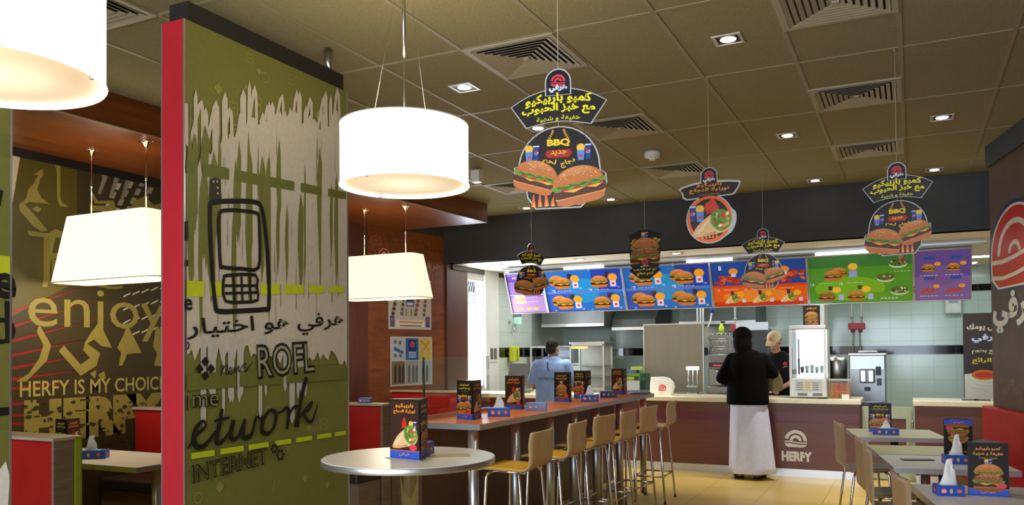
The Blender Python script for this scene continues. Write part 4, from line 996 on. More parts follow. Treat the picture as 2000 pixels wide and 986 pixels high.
T3 = dining_table(-.11, 5.62, .70, .66, 'grey table in the middle at right with upside-down menu tent', grey_top)
T4 = dining_table(.10, 4.32, .80, .68, 'nearest grey table in the bottom right corner', grey_top)
c0 = make_seat('chair')
# local +x is the chair's back; tables lie to its right, so it is turned about
for k, (x, y, rz, lb) in enumerate(((-.58, 7.78, 195, 'farthest plywood chair at the pale table by the half door'), (-.34, 6.52, 192, 'plywood chair at the narrow pale table'), (-.26, 5.92, 188, 'plywood chair at the middle grey table'), (-.05, 4.70, 192, 'nearest plywood chair cut by the bottom edge'))):
    if k == 0: c0.location = (x, y, 0); c0.rotation_euler = (0, 0, R_(rz)); c0['label'] = lb; c0['group'] = 'plywood chairs at the right tables'
    else: dup(c0, (x, y, 0), R_(rz), lb, 'plywood chairs at the right tables')
menu_tent(-.26, 7.95, .75, R_(-2), 'menu tent with burgers on the far pale table', ('bbq', 'wrap', 'tower'), .185, .26)
napkin_box(-.215, 7.72, .75, R_(8), 'blue napkin box with big tissue on the far pale table', True, .20, .11, .055, .75)
menu_tent(.255, 6.12, .75, R_(10), 'upside-down menu tent on the middle grey table', ('tower', 'bbq', 'wrap'), .17, .27, True)
napkin_box(.245, 5.98, .75, R_(12), 'blue napkin box in front of the upside-down menu tent', True, .15, .10, .055, 1.5)
menu_tent(.33, 4.76, .75, R_(4), 'nearest menu tent with tall burger in the bottom right corner', ('tower', 'bbq', 'wrap'), .18, .27)
napkin_box(.155, 4.70, .75, R_(14), 'nearest blue napkin box with upright tissue, bottom right', True, .125, .10, .05, 1.5)
b = MB(); b.box(-.10, .10, -.035, .035, 0, .006, mat('phone_black', (30, 30, 32), .2), .003); o = b.build('leaflet', None, (.02, 6.05, .75), R_(20)); tag(o, 'small dark leaflet on the middle grey table', 'leaflet')
# bench along the right wall ----------------------------------------------
t = thing('banquette_bench', 'long red upholstered bench along the right wall', 'bench', (W0.x, W0.y, 0), WA)
L_ = 6.5
MB().box(-.10, -.008, -L_, .0, .40, .965, red_fab, .02).build('backrest', t)
MB().box(-.46, -.10, -L_, .0, .38, .46, red_fab, .025).build('seat', t)
MB().box(-.43, -.01, -L_, .0, 0, .38, wood_dark).build('plinth', t)
seat_dk = mat('dark_seat_leatherette', (46, 36, 32), .5, noise=.06)
# booths on the left ------------------------------------------------------
def booth_bench(y, x0, x1, facing, lb, double=True):
    """a bench across the booth; red towards the camera"""
    t = thing('booth_bench', lb, 'bench', (x0, y, 0), 0, 'booth benches along the left wall'); w_ = x1-x0
    zt = 1.03
    MB().box(.01, w_-.02, .0, .05, .45, zt-.025, red_fab, .012).build('backrest', t)
    MB().box(.0, w_-.02, .05, .10, 0, zt-.02, greywood).build('core', t)
    MB().box(.0, w_+.005, -.02, .12, zt-.02, zt, greywood_top, .003).build('cap', t)
    MB().box(w_-.02, w_, -.01, .11, 0, zt-.02, greywood).build('end_panel', t)
    if double:
        MB().box(.01, w_-.0, .11, .17, .45, zt-.0, lime, .012).build('backrest', t)
        MB().box(.01, w_-.02, .17, .55, .36, .46, seat_dk, .02).build('seat', t)
        MB().box(.01, w_-.03, .17, .52, 0, .36, greywood).build('plinth', t)
    MB().box(.01, w_-.02, -.36, .0, .36, .46, seat_dk, .02).build('seat', t)
    MB().box(.01, w_-.03, -.33, .0, 0, .36, greywood).build('plinth', t)
    return t
booth_bench(2.98, -6.185, -4.34, 1, 'nearest booth bench with red back, wood cap and lime rear')
booth_bench(4.98, -6.185, -4.45, 1, 'red booth bench across the table from the lime seat', False)
booth_bench(6.06, -6.185, -4.28, 1, 'red booth bench seen between the partition and round table', True)
booth_bench(8.30, -5.75, -4.75, 1, 'red booth bench behind the glass screen below the posters', False)
def booth_table(x0, x1, y0, y1, lb, top):
    t = thing('booth_table', lb, 'table', (x0, y0, 0)); w_, d_ = x1-x0, y1-y0
    MB().box(0, w_, 0, d_, .715, .75, top, .003).build('tabletop', t)
    e = MB(); e.box(0, w_+.003, -.003, 0, .714, .749, alu); e.box(w_, w_+.003, 0, d_, .714, .749, alu); e.build('edge_band', t)
    for px in (.25, w_-.18): MB().tube([(px, d_/2, .02), (px, d_/2, .715)], .032, steel, 16).build('leg', t)
    for px in (.25, w_-.18): MB().box(px-.14, px+.14, d_/2-.2, d_/2+.2, 0, .02, black, .004).build('foot', t)
booth_table(-6.15, -4.60, 3.72, 4.34, 'pale booth table in front of the mural', grey_top)
booth_table(-5.95, -4.42, 6.98, 7.58, 'cream booth table behind the bar, under the second booth lamp', cream_top)
menu_tent(-5.66, 3.98, .75, R_(-8), 'menu tent on the booth table in front of the mural', ('bbq', 'wrap', 'tower'), .16, .27)
napkin_box(-5.33, 3.93, .75, R_(38), 'blue napkin box with tissue on the booth table by the mural', True, .22, .12, .06, 1.2)
napkin_box(-4.55, 6.16, 1.03, R_(20), 'small blue napkin box on the bench cap right of the partition', False, .12, .08, .045)
# ================================================================== hanging card signs
cordm = mat('nylon_cord', (190, 180, 150), .5, emit=0)
def sg_badge(a, v0, col=(30, 26, 40)):
    pts = [(.052*math.cos(R_(t)), v0-.054+.054*math.sin(R_(t))) for t in range(0, 181, 15)]
    a.plate([(p[0]*1.1, v0-.054+(p[1]-v0+.054)*1.1) for p in pts]+[(-.057, v0-.11), (.057, v0-.11)], .004, (200, 200, 200), (232, 232, 232))
    a.poly(pts+[(-.052, v0-.108), (.052, v0-.108)], col)
    logo(a, 0, v0-.052, .032, (226, 66, 76), col); a.text('هرفي', 0, v0-.098, (170, 180, 220), w=.082, h=.036, bold=.08); a.text('هرفي', 0, v0-.096, (244, 244, 250), w=.078, h=.032, bold=.03)
def bbq_header(t, lod):
    a = Art(.0005, rough=.35)
    tops = smooth_path([(-.205, -.147), (-.14, -.112), (-.07, -.09), (0, -.081), (.07, -.09), (.14, -.112), (.205, -.147)], 4)
    bots = smooth_path([(.139, -.24), (.07, -.226), (0, -.22), (-.07, -.226), (-.139, -.24)], 4)
    out = tops+bots
    a.plate([(x*1.025, (v+.16)*1.05-.16) for x, v in reversed(out)], .004, (190, 190, 190), (235, 235, 235)); a.poly(list(reversed(out)), (34, 28, 26))
    for k in range(14): x = -.15+.022*k; a.rect(x, -.20+.02*(k % 3), x+.002, -.15+.015*(k % 4), (58, 44, 36))
    sg_badge(a, 0.)
    a.text('كمبو باربيكيو', 0, -.159, (246, 230, 30), w=.29, h=.050, bold=.04, arc=.012, res=lod)
    a.text('مع خبز الحبوب', 0, -.203, (246, 230, 30), w=.32, h=.050, bold=.04, arc=.012, res=lod)
    a.text('خفيفة و شهية', 0, -.226, (226, 220, 50), w=.19, h=.026, bold=.02, arc=.005, res=lod)
    return a.build('header_card', t)
def bbq_board(t, lod, mirror=False):
    a = Art(.0005, rough=.35); s = -1 if mirror else 1
    out = [(.172*math.cos(R_(t_)), -.42+.172*math.sin(R_(t_))) for t_ in range(10, 171, 10)]
    out += [(s_*1.0, v) for s_, v in ((-.172, -.405), (-.19, -.41), (-.19, -.45), (-.18, -.485), (-.14, -.50), (-.135, -.54), (-.10, -.59), (.09, -.592), (.12, -.565), (.19, -.535), (.20, -.49), (.197, -.455), (.175, -.44))]
    if mirror: out = [(-x, v) for x, v in reversed(out)]
    a.plate([(x*1.035, (v+.42)*1.03-.42) for x, v in out], .004, (190, 190, 190), (238, 238, 238)); a.poly(out, (30, 20, 14))
    for k in range(16): x = -.14+.018*k; a.rect(x, -.38+.03*(k % 4), x+.002, -.30+.02*(k % 3), (60, 34, 20))
    flames(a, -.125, .1, -.585, .09, 8)
    for s2 in (-1, 1):
        for k in range(6): th = R_(200+k*22); a.ell(s2*(.035+.012*math.cos(th*s2)), -.26-.008*k, .007, .003, (226, 170, 60), 6, rot=s2*.8)
    a.text('BBQ', 0, -.332, (246, 206, 40), w=.10, h=.034, bold=.05)
    a.poly([(-.06, -.362), (-.05, -.345), (.05, -.345), (.06, -.362), (.045, -.378), (-.045, -.378)], (176, 40, 26)); a.text('جديد', 0, -.369, (250, 180, 50), w=.07, h=.024, bold=.02)
    drink(a, -s*.115, -.385, .062, True, 1 if not mirror else -1); drink(a, s*.11, -.392, .062, True, 1)
    burger(a, -s*.10, -.455, .20, -s*.30); burger(a, s*.085, -.50, .235, s*.18)
    a.text('لحم', -s*.045 if not mirror else -.045, -.410, (246, 190, 40), w=.06, h=.032, bold=.03, rot=-.3); a.text('دجاج', .045, -.418, (246, 190, 40), w=.065, h=.032, bold=.03, rot=.3)
    return a.build('picture_card', t)
def cord_to(t, z0, zc=CEIL): 
    o = MB().tube([(0, .002, z0), (0, .002, zc)], .0016, cordm, 6).build('cord', t); 
    MB().lathe([(.008, zc-.006), (.012, zc)], alu, 0, .002, 10).build('ceiling_hook', t); return o
def sign_thing(x, y, lb): return thing('hanging_sign', lb, 'hanging sign', (x, y, 0), 0, None)
def bbq_sign(x, y, zt, rz_h, rz_b, lb, mirror, lod=2, sc=1.):
    t = sign_thing(x, y, lb)
    h = bbq_header(t, lod); h.location = (0, 0, zt); h.rotation_euler = (0, 0, R_(rz_h)); h.scale = (sc, 1, sc)
    b = bbq_board(t, lod, mirror); b.location = (0, 0, zt); b.rotation_euler = (0, 0, R_(rz_b)); b.scale = (sc, 1, sc)
    cord_to(t, zt-.02); MB().tube([(0, .003, zt-.21*sc), (0, .003, zt-.27*sc)], .0012, cordm, 5).build('link_cord', t)
    return t
def fit(px, py, Y): return at(px, py, Y=Y).z
bbq_sign(-1.315, 3.13, at(1096, 135, Y=3.13).z, 12, 12, 'largest and nearest burger sign hanging on a cord, lettered BBQ', False, 3, .98)
bbq_sign(-.067, 5.515, 2.635, -8, -12, 'burger sign hanging at far right before the green menu board', True, 2, .95)
bbq_sign(-1.241, 7.884, 2.625, -3, 6, 'burger sign hanging before the orange and blue chicken menu board', True, 2, .95)
bbq_sign(-4.34, 9.40, 2.86, 66, 30, 'burger sign with its header turned edge-on, before the left blue menu board', True, 2, 1.1)
# wrap sign
def wrap_sign(x, y, zt, lb, rz=0):
    t = sign_thing(x, y, lb); t.rotation_euler = (0, 0, R_(rz)); a = Art(.0005, rough=.35)
    out = smooth_path([(-.205, -.135), (-.19, -.15), (-.16, -.205), (0, -.195), (.15, -.195), (.185, -.165), (.21, -.115), (.19, -.10), (.08, -.088), (-.08, -.09), (-.19, -.115)], 4, True)
    a.plate(out, .004, (190, 190, 190), (236, 110, 40)); a.poly([(p[0]*.94, (p[1]+.15)*.80-.152) for p in out], (34, 26, 22))
    sg_badge(a, 0.)
    a.text('باربيكيو', 0, -.127, ORG, w=.17, h=.03, bold=.04); a.text('تورتيلا الدجاج', 0, -.167, ORG, w=.27, h=.038, bold=.03); a.text('خفيفة و شهية', 0, -.185, (180, 170, 50), w=.14, h=.014)
    a.build('header_card', t, (0, 0, zt))
    a = Art(.0005, rough=.35); cv = -.345
    out = [(.152*math.cos(R_(k)), cv+.16*math.sin(R_(k))) for k in range(0, 360, 12)]
    out = [(x_*1.0 if not (-.1 < v-cv < .06 and x_ > 0) else x_*1.14, v) for x_, v in out]
    a.plate([(x_*1.04, (v-cv)*1.04+cv) for x_, v in out], .004, (180, 180, 180), (230, 230, 230))
    a.ell(0, cv, .15, .158, (236, 100, 36), 30); a.ell(0, cv, .13, .138, (40, 22, 16), 30)
    a.poly(smooth_path([(-.02, cv+.05), (-.03, cv+.1), (0, cv+.12), (.02, cv+.14), (.05, cv+.1), (.06, cv+.06)], 3, True), (206, 60, 40)); a.rect(-.02, cv+.035, .07, cv+.06, (190, 40, 40))
    flames(a, -.06, .06, cv-.13, .06, 5)
    drink(a, -.085, cv-.01, .10, True, -1); wrap(a, .01, cv-.035, .27, .12)
    a.build('picture_card', t, (0, 0, zt))
    cord_to(t, zt-.02)
wrap_sign(-1.212, 5.499, 2.723, 'round orange sign with a chicken wrap hanging mid-room')
wrap_sign(-.065, 7.89, 2.735, 'far sign turned edge-on behind the right burger sign, only its lower tip showing', 79)
def shield_sign(x, y, zt, lb):
    t = sign_thing(x, y, lb); a = Art(.0005, rough=.35)
    out = [(-.18, -.04), (-.12, -.03), (-.05, 0), (.05, 0), (.12, -.03), (.185, -.04), (.16, -.07), (.165, -.20), (.15, -.29), (.08, -.34), (-.08, -.34), (-.15, -.29), (-.165, -.20), (-.155, -.07)]
    a.plate(list(reversed(out)), .004, (30, 26, 24), (22, 18, 16)); drink(a, .0, -.095, .07)
    a.text('هرفي', -.11, -.12, YEL, w=.07, h=.04, rot=.5, bold=.04); a.text('برجر', .11, -.12, YEL, w=.08, h=.04, rot=-.4, bold=.04)
    burger(a, 0, -.18, .30); burger(a, 0, -.265, .32, 0, True, True)
    a.build('picture_card', t, (0, 0, zt))
    a = Art(.0005, rough=.35, base=.002); out = [(-.16, -.345), (-.10, -.34), (-.04, -.325), (.04, -.325), (.10, -.34), (.16, -.345), (.13, -.38), (.165, -.40), (.12, -.44), (.05, -.49), (-.05, -.49), (-.12, -.44), (-.165, -.40), (-.13, -.38)]
    a.plate(list(reversed(out)), .004, (30, 26, 24), (22, 18, 16)); logo(a, 0, -.325, .035, (226, 66, 76), (22, 18, 16)); a.text('هرفي', 0, -.375, (230, 230, 240), w=.09, h=.03, bold=.04)
    a.text('مع خبز الحبوب', 0, -.41, YEL, w=.24, h=.028, bold=.04); a.text('لحم دجاج', 0, -.455, YEL, w=.17, h=.036, bold=.05)
    a.build('header_card', t, (0, 0, zt)); cord_to(t, zt-.01)
shield_sign(-2.39, 7.894, 2.70, 'black shield-shaped double burger sign before the second blue menu board')
# ================================================================== menu boards over the counter
VB = MB(); VB.box(-5.30, .72, 10.62, 10.80, 2.67, 2.727, white_pl, .004); VB.box(-5.36, .78, 10.58, 10.60, 2.675, 2.705, alu, .003); VB.box(-5.30, .72, 10.60, 10.62, 2.68, 2.70, alu)
vo = VB.build('menu_valance'); tag(vo, 'white lamp housing rail running above the menu boards', 'light rail')
for x in (-4.1, -2.35, -.75): tag(MB().box(x-.30, x+.30, 10.60, 10.619, 2.636, 2.669, mat('tube_lamp_lit', (250, 252, 255), .3, emit=3.5), .006).build('tube_lamp'), 'short lit tube lamp under the menu rail ' + ('over the left blue board' if x < -3 else 'at the middle board joint' if x < -1 else 'over the green board'), 'tube lamp', 'menu rail tube lamps')
MT, MB_Z, MYT, MYB = 2.625, 2.062, 10.65, 10.90
mang = math.atan2(MYB-MYT, MT-MB_Z); mh = math.hypot(MYB-MYT, MT-MB_Z)
EM = .28
def menu(x0, x1, lb, paint):
    w_ = x1-x0-.03; t = thing('menu_board', lb, 'menu board', ((x0+x1)/2, MYT, MT), 0, 'menu boards over the counter')
    t.rotation_euler = (mang, 0, 0)              # top leans towards the room
    f = MB()
    for a_, b_, c_, d_ in ((-w_/2-.012, -w_/2, -mh, 0), (w_/2, w_/2+.012, -mh, 0), (-w_/2-.012, w_/2+.012, -mh-.012, -mh), (-w_/2-.012, w_/2+.012, 0, .02)): f.box(a_, b_, -.01, .05, c_, d_, alu, .002)
    f.build('frame', t); MB().box(-w_/2, w_/2, .004, .045, -mh, 0, mat('menu_box_grey', (120, 120, 122), .5)).build('light_box', t)
    for s in (-1, 1): 
        h = MB().box(s*w_*.4-.015, s*w_*.4+.015, .01, .035, .0, .0185, alu).build('hanger', t)
    a = Art(.0004, emit=EM, rough=.12, base=-.003); a.place((0, -mh), 1)
    paint(a, w_, mh); a.build('printed_face', t)
    return t
WHT, PUR, PUR2 = (236, 236, 240), (104, 80, 150), (130, 100, 160)
def lines(a, x, v, n, w_, c=WHT, d=.012):
    for k in range(n):
        for j in range(5): a.rect(x+w_*(j*.2), v-k*d, x+w_*(j*.2+.15-.03*((j+k) % 2)), v-k*d+.005, c)
def combo(a, x, v, s, num, two=True, lbl=True, sk=0):
    if two: burger(a, x-.06*s, v+.03*s, .17*s, 0); 
    burger(a, x, v, .19*s, 0); 
    a.rect(x+.07*s, v+.045*s, x+.115*s, v+.10*s, (60, 44, 60)); a.ell(x+.15*s, v+.04*s, .05*s, .042*s, (240, 160, 40), 12); a.rect(x+.115*s, v-.06*s, x+.18*s, v+.005*s, (210, 206, 226)); a.ell(x+.148*s, v-.028*s, .016*s, .014*s, (216, 50, 60), 8)
    if lbl: a.text(str(num), x-.10*s, v+.125*s, WHT, h=.032*s, bold=.01); lines(a, x-.06*s, v+.138*s, 1, .16*s)
    a.text('%d' % (18+num), x+.20*s, v-.075*s, WHT, h=.018*s); a.text('%d' % (12+num), x-.12*s, v-.09*s, WHT, h=.018*s)
def blue(nums):
    def p(a, w_, h_):
        a.rect(-w_/2, 0, w_/2, h_, (40, 104, 190)); a.rect(-w_/2, h_*.0, -w_*.18, h_*.45, (54, 84, 170)); a.rect(w_*.12, h_*.5, w_/2, h_, (36, 64, 170)); a.ell(0, h_*.5, w_*.2, h_*.3, (40, 140, 206), 20)
        a.rect(-w_/2, h_*.44, w_/2, h_*.50, (84, 120, 200))
        for (x, v), n_ in zip(((-.24, .72), (.24, .72), (-.24, .22), (.24, .22)), nums): combo(a, w_*x-.03, h_*v-.01, 1.36, n_, x < 0 or n_ > 5)
    return p
def purple(a, w_, h_):
    a.rect(-w_/2, 0, w_/2, h_, PUR); a.rect(-w_/2, 0, w_/2, h_*.48, PUR2); a.ell(0, h_*.5, w_*.35, h_*.2, (122, 92, 152), 16)
    for x in (-.24, .24): a.rect(w_*(x-.1), h_*.82, w_*(x+.1), h_*.88, (40, 84, 170)); a.rect(w_*(x-.1), h_*.42, w_*(x+.1), h_*.47, (40, 84, 170))
    for x, v in ((-.26, .66), (.2, .66)): burger(a, w_*x, h_*v, .14); a.ell(w_*(x+.17), h_*(v+.07), .035, .025, (240, 160, 50), 10); lines(a, w_*x-.09, h_*(v-.16), 1, .2)
    for x, v in ((-.26, .2), (.2, .2)):
        for k in range(6): a.ell(w_*x-.07+.026*k, h_*v-.02+.012*(k % 3), .022, .018, (196, 70, 36), 8)
        a.ell(w_*(x+.15), h_*(v+.08), .035, .025, (240, 160, 50), 10); lines(a, w_*x-.09, h_*(v-.12), 1, .2)
def purple_kids(a, w_, h_):
    a.rect(-w_/2, 0, w_/2, h_, (116, 92, 154)); a.rect(-w_/2, 0, w_/2, h_*.40, (150, 116, 160)); a.rect(-w_/2, h_*.78, -w_*.2, h_*.92, (90, 60, 130))
    for k in range(5): a.ell(-w_*.2+.03*k, h_*(.62+.05*(k % 2)), .022, .03, (190, 176, 170) if k % 2 else (120, 90, 80), 9)
    for v in (.36, .24): a.rrect(-w_*.36, h_*v, -w_*.05, h_*(v+.08), .012, (240, 190, 110)); lines(a, 0, h_*(v+.03), 1, w_*.3)
    for x in (-.25, .0, .2): a.ell(w_*x, h_*.1, .045, .022, (236, 160, 70), 10)
    a.rect(-w_/2, h_*.44, w_/2, h_*.455, (220, 200, 226)); a.text('KIDS', -w_*.25, h_*.86, WHT, h=.03)
def chicken(a, w_, h_):
    a.rect(-w_/2, h_*.45, w_/2, h_, (40, 76, 160)); a.rect(-w_/2, h_*.40, w_/2, h_*.47, (220, 70, 30)); a.rect(-w_/2, 0, w_/2, h_*.42, (232, 96, 30)); a.rect(-w_/2, 0, w_/2, h_*.1, (206, 60, 26)); a.ell(0, h_*.22, w_*.4, h_*.14, (240, 136, 44), 20)
    rnd = random.Random(8)
    for x0, x1, n_ in ((-.46, -.18, 18), (-.12, .14, 12), (.18, .47, 22)):
        for _ in range(n_): a.ell(w_*rnd.uniform(x0, x1), h_*rnd.uniform(.52, .66 if x0 < .1 else .78), .035, .02, rnd.choice(((206, 70, 30), (226, 96, 40), (180, 50, 24))), 9, rot=rnd.uniform(-.6, .6))
    for x in (-.26, .28): a.ell(w_*x, h_*.78, .06, .045, (236, 150, 50), 12); a.rect(w_*x-.03, h_*.66, w_*x+.03, h_*.74, (210, 206, 226))
    for k, x in enumerate((-.3, .0, .3)):
        wrap(a, w_*x, h_*.16, .2, .1); a.ell(w_*(x+.1), h_*.27, .045, .035, (244, 170, 40), 10); a.rect(w_*(x)-.01, h_*.25, w_*x+.03, h_*.34, (70, 50, 56)); a.rect(w_*(x+.11), h_*.08, w_*(x+.15), h_*.16, (200, 200, 226))
        a.text(str(12+k), w_*(x-.14), h_*.35, WHT, h=.026); lines(a, w_*(x-.08), h_*.37, 1, .18)
    for x in (-.3, .0, .3): a.text(str(int(9+x*3)), w_*x-.12, h_*.82, WHT, h=.06, bold=.02)
def green(a, w_, h_):
    a.rect(-w_/2, 0, w_/2, h_, (84, 150, 44)); a.ell(-w_*.1, h_*.3, w_*.35, h_*.25, (120, 178, 40), 20); a.rect(-w_/2, h_*.75, w_/2, h_, (64, 120, 60)); a.rect(w_*.1, 0, w_/2, h_*.2, (96, 156, 40))
    burger(a, -w_*.2, h_*.66, .19, 0, True); burger(a, -w_*.26, h_*.60, .21, 0, True); a.ell(-w_*.06, h_*.76, .055, .045, (240, 190, 60), 12); a.rect(-w_*.10, h_*.54, -w_*.02, h_*.68, (150, 160, 220))
    for x in (-.33, -.04): burger(a, w_*x, h_*.15, .2, 0, True, x < -.2); a.ell(w_*(x+.1), h_*.28, .055, .04, (244, 190, 50), 12); a.rect(w_*(x+.12), h_*.06, w_*(x+.17), h_*.18, (170, 180, 226)); a.rect(w_*(x+.02), h_*.28, w_*(x+.06), h_*.36, (70, 60, 40)); a.text('14' if x < -.2 else '15', w_*(x-.14), h_*.38, WHT, h=.036); lines(a, w_*(x-.08), h_*.42, 1, .18)
    rnd = random.Random(2)
    for x, v in ((.37, .80), (.25, .52), (.38, .24)):
        a.ell(w_*x, h_*v-.015, .10, .055, (190, 206, 170), 18); a.ell(w_*x, h_*v, .10, .045, (70, 110, 50), 18)
        for _ in range(22): th = rnd.uniform(0, 6.3); q_ = math.sqrt(rnd.random()); a.ell(w_*x+.085*q_*math.cos(th), h_*v+.035*q_*math.sin(th), .012, .01, rnd.choice(((150, 60, 40), (220, 200, 150), (90, 140, 50), (70, 40, 30))), 6)
    lines(a, w_*.33, h_*.62, 1, .18); lines(a, w_*.2, h_*.08, 2, .2)
menu(-5.357, -4.763, 'leftmost half-width purple menu board by the white column', purple_kids)
menu(-4.763, -3.563, 'first blue menu board with burger combos, left of the shield sign', blue((1, 3, 2, 4)))
menu(-3.563, -2.36, 'second blue menu board with burger combos, right of the shield sign', blue((5, 6, 7, 8)))
menu(-2.36, -1.157, 'orange and blue menu board with chicken and wraps', chicken)
menu(-1.157, .034, 'green menu board with sandwiches and salad bowls', green)
menu(.034, .64, 'rightmost half-width purple menu board by the right wall', purple)
# ================================================================== serving counters
CZ = .91
t = thing('service_counter', 'long brown serving counter with cream top, maroon band and HERFY logo', 'counter', (0, 0, 0))
cx0, cx1 = -5.80, -.545
MB().box(cx0, cx1, 10.0, 10.62, .09, CZ-.055, wood_counter).build('front_body', t)
MB().box(cx0, cx1+.02, 9.975, 10.66, CZ-.055, CZ, cream_top, .006).build('counter_top', t)
MB().box(cx0, cx1, 9.997, 10.001, .64, .74, maroon).build('maroon_band', t)
MB().box(cx0, cx1, 9.992, 10.0, 0, .09, alu).build('kick_plate', t)
a = Art(.0004, base=.0); a.z = -10.0+.003
a.place((0, 0)); cx, cz = -1.235, .42
a.z = 0.003; logo(a, cx, cz, .125, (226, 220, 206), (118, 68, 52)); a.text('HERFY', cx+.01, cz-.24, (226, 220, 206), w=.34, h=.115, bold=.06)
a.build('front_logo', t, (0, 9.999, 0))
t = thing('service_counter', 'short brown counter section with cream top behind the right tables', 'counter', (0, 0, 0))
MB().box(.02, 1.9, 10.0, 10.62, .09, CZ-.055, wood_counter).build('front_body', t); MB().box(.0, 1.92, 9.975, 10.66, CZ-.055, CZ, cream_top, .006).build('counter_top', t); MB().box(.02, 1.9, 9.992, 10.0, 0, .09, alu).build('kick_plate', t)
t = thing('half_door', 'low half door with pale green frame between the two counters', 'door', (0, 10.12, 0))
gf = mat('pale_green_frame', (176, 186, 160), .5)
d = MB(); d.box(-.52, -.005, -.015, .015, .70, .83, gf); d.box(-.52, -.46, -.015, .015, .02, .70, gf); d.box(-.07, -.005, -.015, .015, .02, .70, gf); d.box(-.46, -.07, -.015, .015, .02, .10, gf); d.build('frame', t)
MB().box(-.46, -.07, -.008, .008, .10, .70, wood_counter).build('panel', t)
hg = MB(); 
for z in (.2, .6): hg.tube([(-.004, -.02, z), (-.004, -.02, z+.08)], .012, steel, 10)
hg.build('hinge', t)
# ---------------------------------------------------------------- things on the counters
def at_(px, py, Y): return at(px, py, Y=Y)
bx = -2.92
bg = thing('paper_bag', 'white folded paper bag with red logo on the serving counter', 'paper bag', (bx, 10.35, CZ), R_(6))
b = MB(); out = [(-.15, 0), (.13, 0), (.155, .10), (.15, .16), (.10, .215), (.02, .235), (-.14, .23), (-.155, .12)]
rr = []
for y_, s_ in ((-.06, .94), (-.045, 1.0), (.0, 1.02), (.045, 1.0), (.06, .92)): rr.append([(u*s_, y_*(1 if v < .12 else .5), v*(.98 if s_ < 1 else 1)) for u, v in out])
b.loft(rr, mat('crumpled_white_paper', (240, 238, 228), .7, noise=.06, scale=18, bump=.5), smooth=False); b.build('bag', bg)
a = Art(.0005, base=.063); logo(a, .01, .085, .05, (226, 60, 70), (240, 238, 228)); a.text('هرفي', .01, .03, (200, 190, 190), w=.07, h=.018); a.build('printed_logo', bg)
# chilled display
fx0, fx1 = -1.30, -.89; fy = 10.05
t = thing('display_fridge', 'white glowing glass display fridge on the serving counter', 'display fridge', ((fx0+fx1)/2, fy, CZ)); w_ = fx1-fx0; H = .86; dpt = .46
MB().box(-w_/2, w_/2, 0, dpt, .02, .24, white_pl, .01).build('base_housing', t)
MB().box(-w_/2, w_/2, 0, dpt, H-.05, H, white_pl, .01).build('top_cap', t)
for x in (-w_/2+.014, w_/2-.014):
    for y in (.014, dpt-.014): MB().box(x-.014, x+.014, y-.014, y+.014, .24, H-.05, white_pl).build('corner_post', t)
MB().box(-w_/2+.028, w_/2-.028, dpt-.02, dpt-.01, .24, H-.05, mat('lit_fridge_back', (250, 255, 255), .5, emit=2.2)).build('lit_back', t)
MB().box(-w_/2+.02, w_/2-.02, .012, .018, .25, H-.06, clear).build('front_glass', t)
for z in (.30, .45, .60): MB().box(-w_/2+.03, w_/2-.03, .04, dpt-.03, z-.004, z, glass_mat('shelf_glass', (220, 240, 236), .9)).build('shelf', t)
tm = MB(); tm.box(-w_/2+.035, -w_/2+.075, .03, .06, .25, H-.08, steel_dull); tm.box(-w_/2+.09, -w_/2+.11, .05, .07, .28, .7, black); tm.build('door_rail', t)
for k in range(5):
    c_ = thing('dessert_cup', 'dessert cup number %d from the left on the fridge shelf' % (k+1), 'cup', ((fx0+fx1)/2-.08+.055*k, fy+.16, CZ+.3005), 0, 'dessert cups in the fridge'); del c_['label']; c_['label'] = 'small clear dessert cup on the bottom shelf of the display fridge'
    MB().lathe([(.016, 0), (.022, .06+.012*(k % 3))], mat('dessert_cup_grey', (120, 122, 116), .4), seg=14).build('cup', c_); MB().lathe([(.0235, .06+.012*(k % 3)), (.014, .075+.012*(k % 3))], white_pl, seg=14).build('lid', c_)
a = Art(.0004, base=.001); a.rrect(-w_*.36, .085, w_*.38, .215, .012, (214, 216, 214))
for k in range(4):
    for j, c_ in ((-.22, (150, 150, 152)), (.0, (226, 190, 60)), (.2, (150, 150, 152))): a.rect(w_*(j-.08), .10+.026*k, w_*(j+.08 if j else j+.05), .113+.026*k, c_)
for x in (-.28, .12): a.rect(w_*x, .035, w_*(x+.26), .066, (126, 130, 130))
a.build('price_panel', t)
# pastry box
t = thing('cookie_box', 'clear box of golden cookies with red logo beside the fridge', 'cookie box', (-.765, 10.28, CZ))
MB().box(-.125, .125, -.07, .07, 0, .205, glass_mat('plastic_box', (252, 250, 246), .985, .05)).build('box', t); MB().box(-.128, .128, -.073, .073, .205, .225, mat('clear_lid', (225, 226, 222), .3, alpha=.6), .005).build('lid', t)
a = Art(.0004, base=.072); logo(a, .0, .12, .035, (226, 60, 64), (240, 230, 220)); a.build('printed_logo', t)
ck = mat('cookie_gold', (226, 154, 62), .8, noise=.2)
for cxk in (-.085, -.03, .03, .085):
    for k in range(8):
        o = tag(MB().lathe([(.02, 0), (.029, .006), (.029, .014), (.018, .019)], ck, seg=14).build('cookie', None, (-.765+cxk, 10.26, CZ+.004+.022*k)), 'golden round cookie in the clear box beside the fridge', 'cookie', 'cookies in the clear box')
t = thing('folded_card', 'small white folded card leaning at the cookie box front', 'card', (-.70, 10.185, CZ), R_(10)); MB().box(-.04, .04, -.004, .004, 0, .05, paper, .001).build('card', t)
